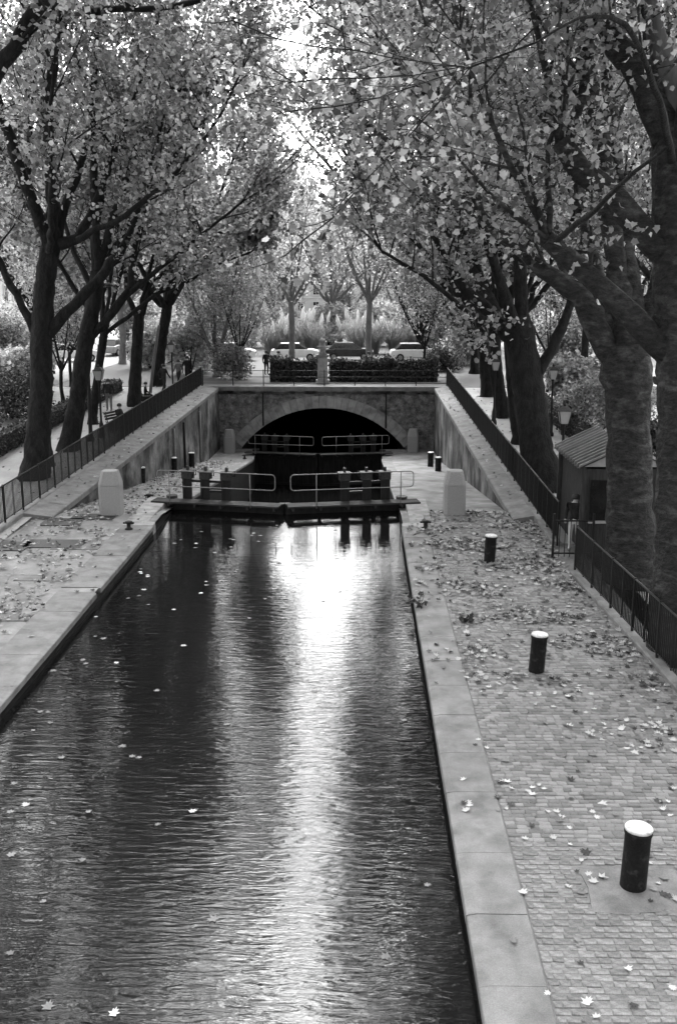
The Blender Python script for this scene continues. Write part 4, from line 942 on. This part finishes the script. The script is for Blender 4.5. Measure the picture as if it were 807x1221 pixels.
# ------------------------------------------------------------------ cars
def car(p, rz, m, label):
    t = empty('parked_car', p, rz, label=label, cat='car', group='parked cars')
    prof = [(-2.05, .32), (-2.1, .62), (-2.0, .92), (-1.2, 1.0), (1.5, .98), (2.0, .85), (2.1, .55), (2.05, .32)]
    MB().prism(prof, -.82, .82, 'y').build('body', m, t, bevel=.06)
    c = [(-1.75, .97, .76), (-1.2, 1.44, .62), (.35, 1.46, .62), (1.15, .97, .76)]
    vs = [(x, -y, z) for x, z, y in c] + [(x, y, z) for x, z, y in c]
    MB().add(vs, [(0, 1, 2, 3), (7, 6, 5, 4), (0, 4, 5, 1), (1, 5, 6, 2), (2, 6, 7, 3), (3, 7, 4, 0)]).build('cabin_glass', 'glass', t, bevel=.04)
    MB().box(-1.22, .38, -.6, .6, 1.43, 1.49).build('roof', m, t, bevel=.02)
    for x in (-1.3, 1.3):
        for y in (-.78, .78):
            wh = MB().tube([(x, y - .1, .32), (x, y + .1, .32)], .32, 16).build('wheel', 'tyre', t); MB().tube([(x, y - .115, .32), (x, y + .115, .32)], .19, 12).build('rim', 'car_grey', wh)
    for y in (-.6, .6): MB().box(2.0, 2.1, y - .16, y + .16, .62, .78).build('headlight', 'lamp_glass', t)
CARS = [((-26.6, 78, .9), R_(8), 'car_dark', 'dark hatchback at the far left behind the bush'), ((-24.2, 84.5, .9), R_(25), 'car_white', 'white car between the first two left trunks'), ((-22.5, 92, .9), R_(80), 'car_grey', 'grey car behind the second left trunk'),
        ((-5.6, 86, .9), R_(2), 'car_white', 'white car behind the hedge left of the monument'), ((-1.0, 87, .9), R_(0), 'car_dark', 'dark car behind the hedge just right of the monument'), ((4.6, 86, .9), R_(4), 'car_white', 'white car behind the hedge near its right end'), ((-11, 86, .9), R_(3), 'car_white', 'white car at the left end of the square'),
        ((17.4, 72, .9), R_(88), 'car_white', 'white car on the right street past the leaning tree'), ((17.6, 58, .75), R_(90), 'car_grey', 'grey car on the right street behind the bush')]
for p, rz, m, lb in CARS: car(p, rz, m, lb)

# ------------------------------------------------------------------ people
def person(p, rz, pose, label, top='cloth_dark', bottom='cloth_dark', h=1.72, hair='hair'):
    t = empty('person', p, rz, label=label, cat='person', group='people on the banks and square'); k = h / 1.72
    if pose == 'sit':
        J = dict(pel=(0, 0, .50), wai=(-.02, 0, .68), che=(0, 0, .92), nec=(.04, 0, 1.08), hea=(.07, 0, 1.24), hl=(0, .1, .50), hr=(0, -.1, .50), kl=(.44, .12, .52), kr=(.44, -.12, .50), al=(.48, .12, .09), ar=(.42, -.12, .09), tl=(.64, .13, .04), tr=(.58, -.13, .04),
                 sl=(0, .2, 1.0), sr=(0, -.2, 1.0), el_=(.08, .26, .74), er=(.08, -.26, .74), wl=(.30, .14, .62), wr=(.30, -.14, .62), fl=(.38, .08, .60), fr=(.38, -.08, .60))
    else:
        st = .0 if pose == 'stand' else .24
        J = dict(pel=(0, 0, .93), wai=(0, 0, 1.08), che=(.01, 0, 1.32), nec=(.02, 0, 1.48), hea=(.04, 0, 1.63), hl=(0, .1, .90), hr=(0, -.1, .90), kl=(.04 + st * .7, .11, .50), kr=(.04 - st * .4, -.11, .50), al=(st, .11, .08), ar=(-st * 1.3, -.11, .10), tl=(st + .18, .12, .035), tr=(-st * 1.3 + .17, -.12, .04),
                 sl=(0, .2, 1.42), sr=(0, -.2, 1.42), el_=(-.04 - st * .4, .27, 1.14), er=(-.02 + st * .5, -.27, 1.14), wl=(.06 - st * .4, .27, .90), wr=(.08 + st * .9, -.27, .92), fl=(.09 - st * .4, .26, .80), fr=(.12 + st * .95, -.26, .82))
    R = dict(pel=.155, wai=.135, che=.165, nec=.06, hea=.10, hl=.11, hr=.11, kl=.07, kr=.07, al=.05, ar=.05, tl=.04, tr=.04, sl=.08, sr=.08, el_=.055, er=.055, wl=.04, wr=.04, fl=.035, fr=.035)
    E = [('pel', 'wai'), ('wai', 'che'), ('che', 'nec'), ('nec', 'hea'), ('pel', 'hl'), ('pel', 'hr'), ('hl', 'kl'), ('hr', 'kr'), ('kl', 'al'), ('kr', 'ar'), ('al', 'tl'), ('ar', 'tr'), ('che', 'sl'), ('che', 'sr'), ('sl', 'el_'), ('sr', 'er'), ('el_', 'wl'), ('er', 'wr'), ('wl', 'fl'), ('wr', 'fr')]
    names = list(J); idx = {n: i for i, n in enumerate(names)}
    me = bpy.data.meshes.new('skeleton'); me.from_pydata([tuple(np.array(J[n]) * k) for n in names], [(idx[a], idx[b]) for a, b in E], [])
    o = bpy.data.objects.new('skeleton', me); COL.objects.link(o)
    o.modifiers.new('skin', 'SKIN')
    for n in names: v = me.skin_vertices[0].data[idx[n]]; v.radius = (R[n] * k, R[n] * k * (1.0)); v.use_root = n == 'pel'
    sd = o.modifiers.new('sub', 'SUBSURF'); sd.levels = 1; sd.render_levels = 1
    ev = o.evaluated_get(bpy.context.evaluated_depsgraph_get()); bme = bpy.data.meshes.new_from_object(ev); bpy.data.objects.remove(o)
    bme.materials.clear()
    for m in (top, bottom, 'skin'): bme.materials.append(MATS[m])
    zh = (J['nec'][2] - .0) * k; zp = (J['pel'][2] + .02) * k; hands = [Vector(J['fl']) * k, Vector(J['fr']) * k]
    for f in bme.polygons:
        c = f.center; f.use_smooth = True
        f.material_index = 2 if c.z > zh or min((c - q).length for q in hands) < .07 else (1 if c.z < zp and (pose != 'sit' or c.z < zp or c.x > .15) else 0)
    link('body', bme, None, t)
    hd = Vector(J['hea']) * k; q = MB(); n = 10
    q.lathe([(.118 * k, -.03 * k), (.124 * k, .03 * k), (.11 * k, .085 * k), (.06 * k, .125 * k), (.01, .135 * k)], 12, (hd.x - .025, hd.y, hd.z)); q.build('hair', hair, t)
person(on(672, 521, .35), R_(-95), 'stand', 'person in dark clothes standing beyond the hut roof on the right walk')
person(on(683, 655, 0), R_(-110), 'stand', 'person in dark jacket with pale trousers standing by the hut gate', bottom='cloth_light', h=1.6)
def bench(p, rz, label):
    t = empty('park_bench', p, rz, label=label, cat='bench', group='benches on the left walk')
    for k in range(4): MB().box(-.22 + k * .12, -.13 + k * .12, -.75, .75, .40, .435).build('seat_slat', 'hut_wood', t)
    for k in range(3): MB().box(-.30 - k * .03, -.27 - k * .03, -.75, .75, .52 + k * .13, .62 + k * .13).build('back_slat', 'hut_wood', t)
    for y in (-.6, .6): MB().box(-.26, .24, y - .025, y + .025, 0, .40).build('leg', 'iron', t); MB().tube([(-.24, y, .38), (-.37, y, .92)], .022, 6).build('back_support', 'iron', t)
bench(on(174, 480, .72), R_(20), 'slatted bench under the seated person beside the third left tree'); bench(on(143, 512, .5), R_(-20), 'slatted bench under the seated person behind the left fence')
person(on(174, 480, .72), R_(20), 'sit', 'person in black seated on the ground beside the third left tree', h=1.5)
person(on(143, 512, .5), R_(-20), 'sit', 'person in dark clothes seated behind the left fence', h=1.6)
person(on(196, 468, .78), R_(60), 'walk', 'person in dark coat walking on the left walk'); person(on(214, 461, .82), R_(-120), 'walk', 'person in grey jacket near the top of the left walk', top='cloth_mid')
person(on(131, 490, .6), R_(-90), 'stand', 'person in dark coat standing behind the lantern on the left', bottom='cloth_mid')
person((-24.4, 74, .9), R_(200), 'stand', 'person in a white shirt by the dark hatchback', top='cloth_light', bottom='cloth_light')
person((.6, 71.5, .88), R_(-90), 'stand', 'person in black behind the hedge in the middle of the square', h=1.75); person((-6.8, 72.5, .88), R_(-60), 'stand', 'person in black with pale bag behind the hedge on the left')
person((-5.9, 72.3, .88), R_(-80), 'stand', 'person in white behind the hedge on the left', top='cloth_light', bottom='cloth_mid')
person((-11.6, 67, .88), R_(-100), 'walk', 'person in dark clothes at the top of the left fence')

# ------------------------------------------------------------------ fallen leaves
rng = np.random.default_rng(77)
stars = [star_leaf(c) for c in (.6, 1.2, 1.8, 2.4)] + [star_leaf(.8, .5), star_leaf(1.4, .8)]
star_me = []
for v, f in stars:
    for m in ('leaf_dry_pale', 'leaf_dry_dark', 'leaf_dry_mid'):
        me = np_mesh('fallen_leaf', v, f, 3); me.materials.append(MATS[m]); star_me.append(me)
def scatter_right(n):
    P = []
    while len(P) < n:
        y = 9 + 24 * rng.random() ** .8; x = XR + .1 + rng.random() * (xfr(y) - XR - .25)
        e = (xfr(y) - x)                                      # drifts gather along the fence and in the lee of it
        dens = .13 + 1.9 * math.exp(-e / .5) + (.22 if y > 18 else 0) + (.3 if y > 24 else 0)
        dens *= .22 + 1.3 * (math.sin(x * .7 + y * 2.1) * math.sin(y * .9 - x * .9 + 1) > .15)
        if x < XR + .7: dens *= .4
        if y < 15: dens *= 1.3
        if rng.random() < dens: P.append((x, y, zq(y) + .004))
    return np.array(P)
def scatter_left(n):
    P = []
    while len(P) < n:
        y = 14 + 44 * rng.random() ** 1.1; x0 = xfl(y) + .15; x = x0 + rng.random() * (XL - .1 - x0); e = x - x0
        dens = .25 + .9 * math.exp(-e / .8) + .8 * math.exp(-((x + 8.4) / .8) ** 2)
        dens *= .3 + 1.1 * (math.sin(x * 2.1 + y * .7) * math.sin(y * 1.1 - x * .5 + 1) > -.1)
        if x > XL - .9: dens *= .25
        if rng.random() < dens: P.append((x, y, zq(y) + .004))
    return np.array(P)
PR = scatter_right(2900); PL = scatter_left(3000)
pj = project(PR); ok = (pj[:, 0] > 0) & (pj[:, 0] < 807) & (pj[:, 1] < 1221) & (pj[:, 2] < 23)
idx = np.where(ok)[0]; idx = idx[np.argsort(pj[idx, 2])][:230]
mask = np.zeros(len(PR), bool); mask[idx] = True
for p in PR[mask]:
    c = rng.choice([0, 1, 2], p=[.45, .22, .33]); me = star_me[int(rng.integers(0, 6)) * 3 + c]; s = rng.uniform(.085, .16)
    o = link('fallen_leaf', me, None, None, loc=p, rot=(rng.normal(0, .1), rng.normal(0, .1), rng.uniform(0, 6.28)), scale=(s, s * rng.uniform(.7, 1), s * rng.uniform(.35, .9)))
    tag(o, 'dry fallen plane leaf lying loose on the near cobbles or coping of the right quay', 'leaf', 'fallen leaves on the near right quay')
def litter(name, P, label, smin=.085, smax=.155):
    parts_V = []; FV = []; S = []; b = 0
    a_ = rng.integers(0, 6, len(P))
    for q in range(6):
        Q = P[a_ == q]; v, f = stars[q]; N = len(Q)
        if not N: continue
        a, t, n = frames(rng, N, .85); s = rng.uniform(smin, smax, N)[:, None, None]
        V = Q[:, None, :] + s * (v[None, :, 0:1] * a[:, None, :] + v[None, :, 1:2] * t[:, None, :] + np.abs(v[None, :, 2:3]) * n[:, None, :]); V[:, :, 2] += .012
        parts_V.append(V.reshape(-1, 3)); FV.append((f[None] + (np.arange(N) * len(v))[:, None] + b).ravel()); b += N * len(v); S.append(np.repeat(np.where(rng.random(N) < .42, rng.uniform(0, .2, N), rng.uniform(.35, 1, N)), len(v)))
    o = link(name, np_mesh(name, np.concatenate(parts_V), np.concatenate(FV), 3, np.concatenate(S)), 'leaf_dry'); tag(o, label, 'leaves', kind='stuff'); return o
litter('leaf_litter', PR[~mask], 'drifts of dry leaves farther along the right quay')
litter('leaf_litter', PL, 'drifts of dry leaves over the left quay')
bankP = []
for _ in range(900):
    y = rng.uniform(12, 64); s = rng.random() < .55
    x = xfr(y) + .3 + rng.random() * 4 if s else xfl(y) - .3 - rng.random() * 5
    bankP.append((x, y, zb(y) - .012))
litter('leaf_litter', np.array(bankP), 'scattered dry leaves on the bank walks')
cp = [(xfl(y) + rng.uniform(.25, .9), y, zb(y) + .03) for y in rng.uniform(33, 62, 120)] + [(xfr(y) - rng.uniform(.2, .65), y, zb(y) + .03) for y in rng.uniform(33, 62, 90)]
litter('leaf_litter', np.array(cp), 'dry leaves caught along the wall copings')
# leaves floating on the water, each its own thing
n = 0
while n < 85:
    y = 9 + 23 * rng.random(); x = XL + .2 + rng.random() * (XR - XL - .4)
    q = project([(x, y, WATER)])[0]
    if not (0 < q[0] < 807 and q[1] < 1221) or (x > -2.2 and rng.random() < .6): continue
    me = star_me[int(rng.integers(0, 2)) * 3 + int(rng.choice([0, 2], p=[.2, .8]))]; s = rng.uniform(.09, .15)
    o = link('floating_leaf', me, None, None, loc=(x, y, WATER + .004), rot=(0, 0, rng.uniform(0, 6.28)), scale=(s, s, s * .35))
    tag(o, 'pale plane leaf floating on the dark canal water', 'leaf', 'leaves floating on the canal'); n += 1
# weeds rooted in the quay edge and on the cobbles
def weed(p, label, seed, s):
    rr = random.Random(seed); t = empty('weed', p, label=label, cat='plant', group='small weeds at the quay edge'); mb = MB(); P = []
    for k in range(9):
        a = rr.uniform(0, 6.28); e = Vector((math.cos(a), math.sin(a), rr.uniform(.4, 1.3))) * s; mb.tube([(0, 0, 0), e * .6, e], [.008, .006, .003], 4); P += [e * f for f in (.5, .7, .9, 1.05)]
    mb.build('stems', 'leaf_dry_dark', t); q = np.random.default_rng(seed)
    tag(link('leaves', leaf_mesh('leaves', np.array(P), q.uniform(.8, 1.3, len(P)) * .11, q, .4, .3), 'leaf_hedge', t), kind='stuff')
weed(on(500, 722, -.02), 'small dark weed hanging over the right quay edge', 1, .22); weed(on(556, 741, 0), 'dark tuft of weed on the right quay among leaves', 2, .16)
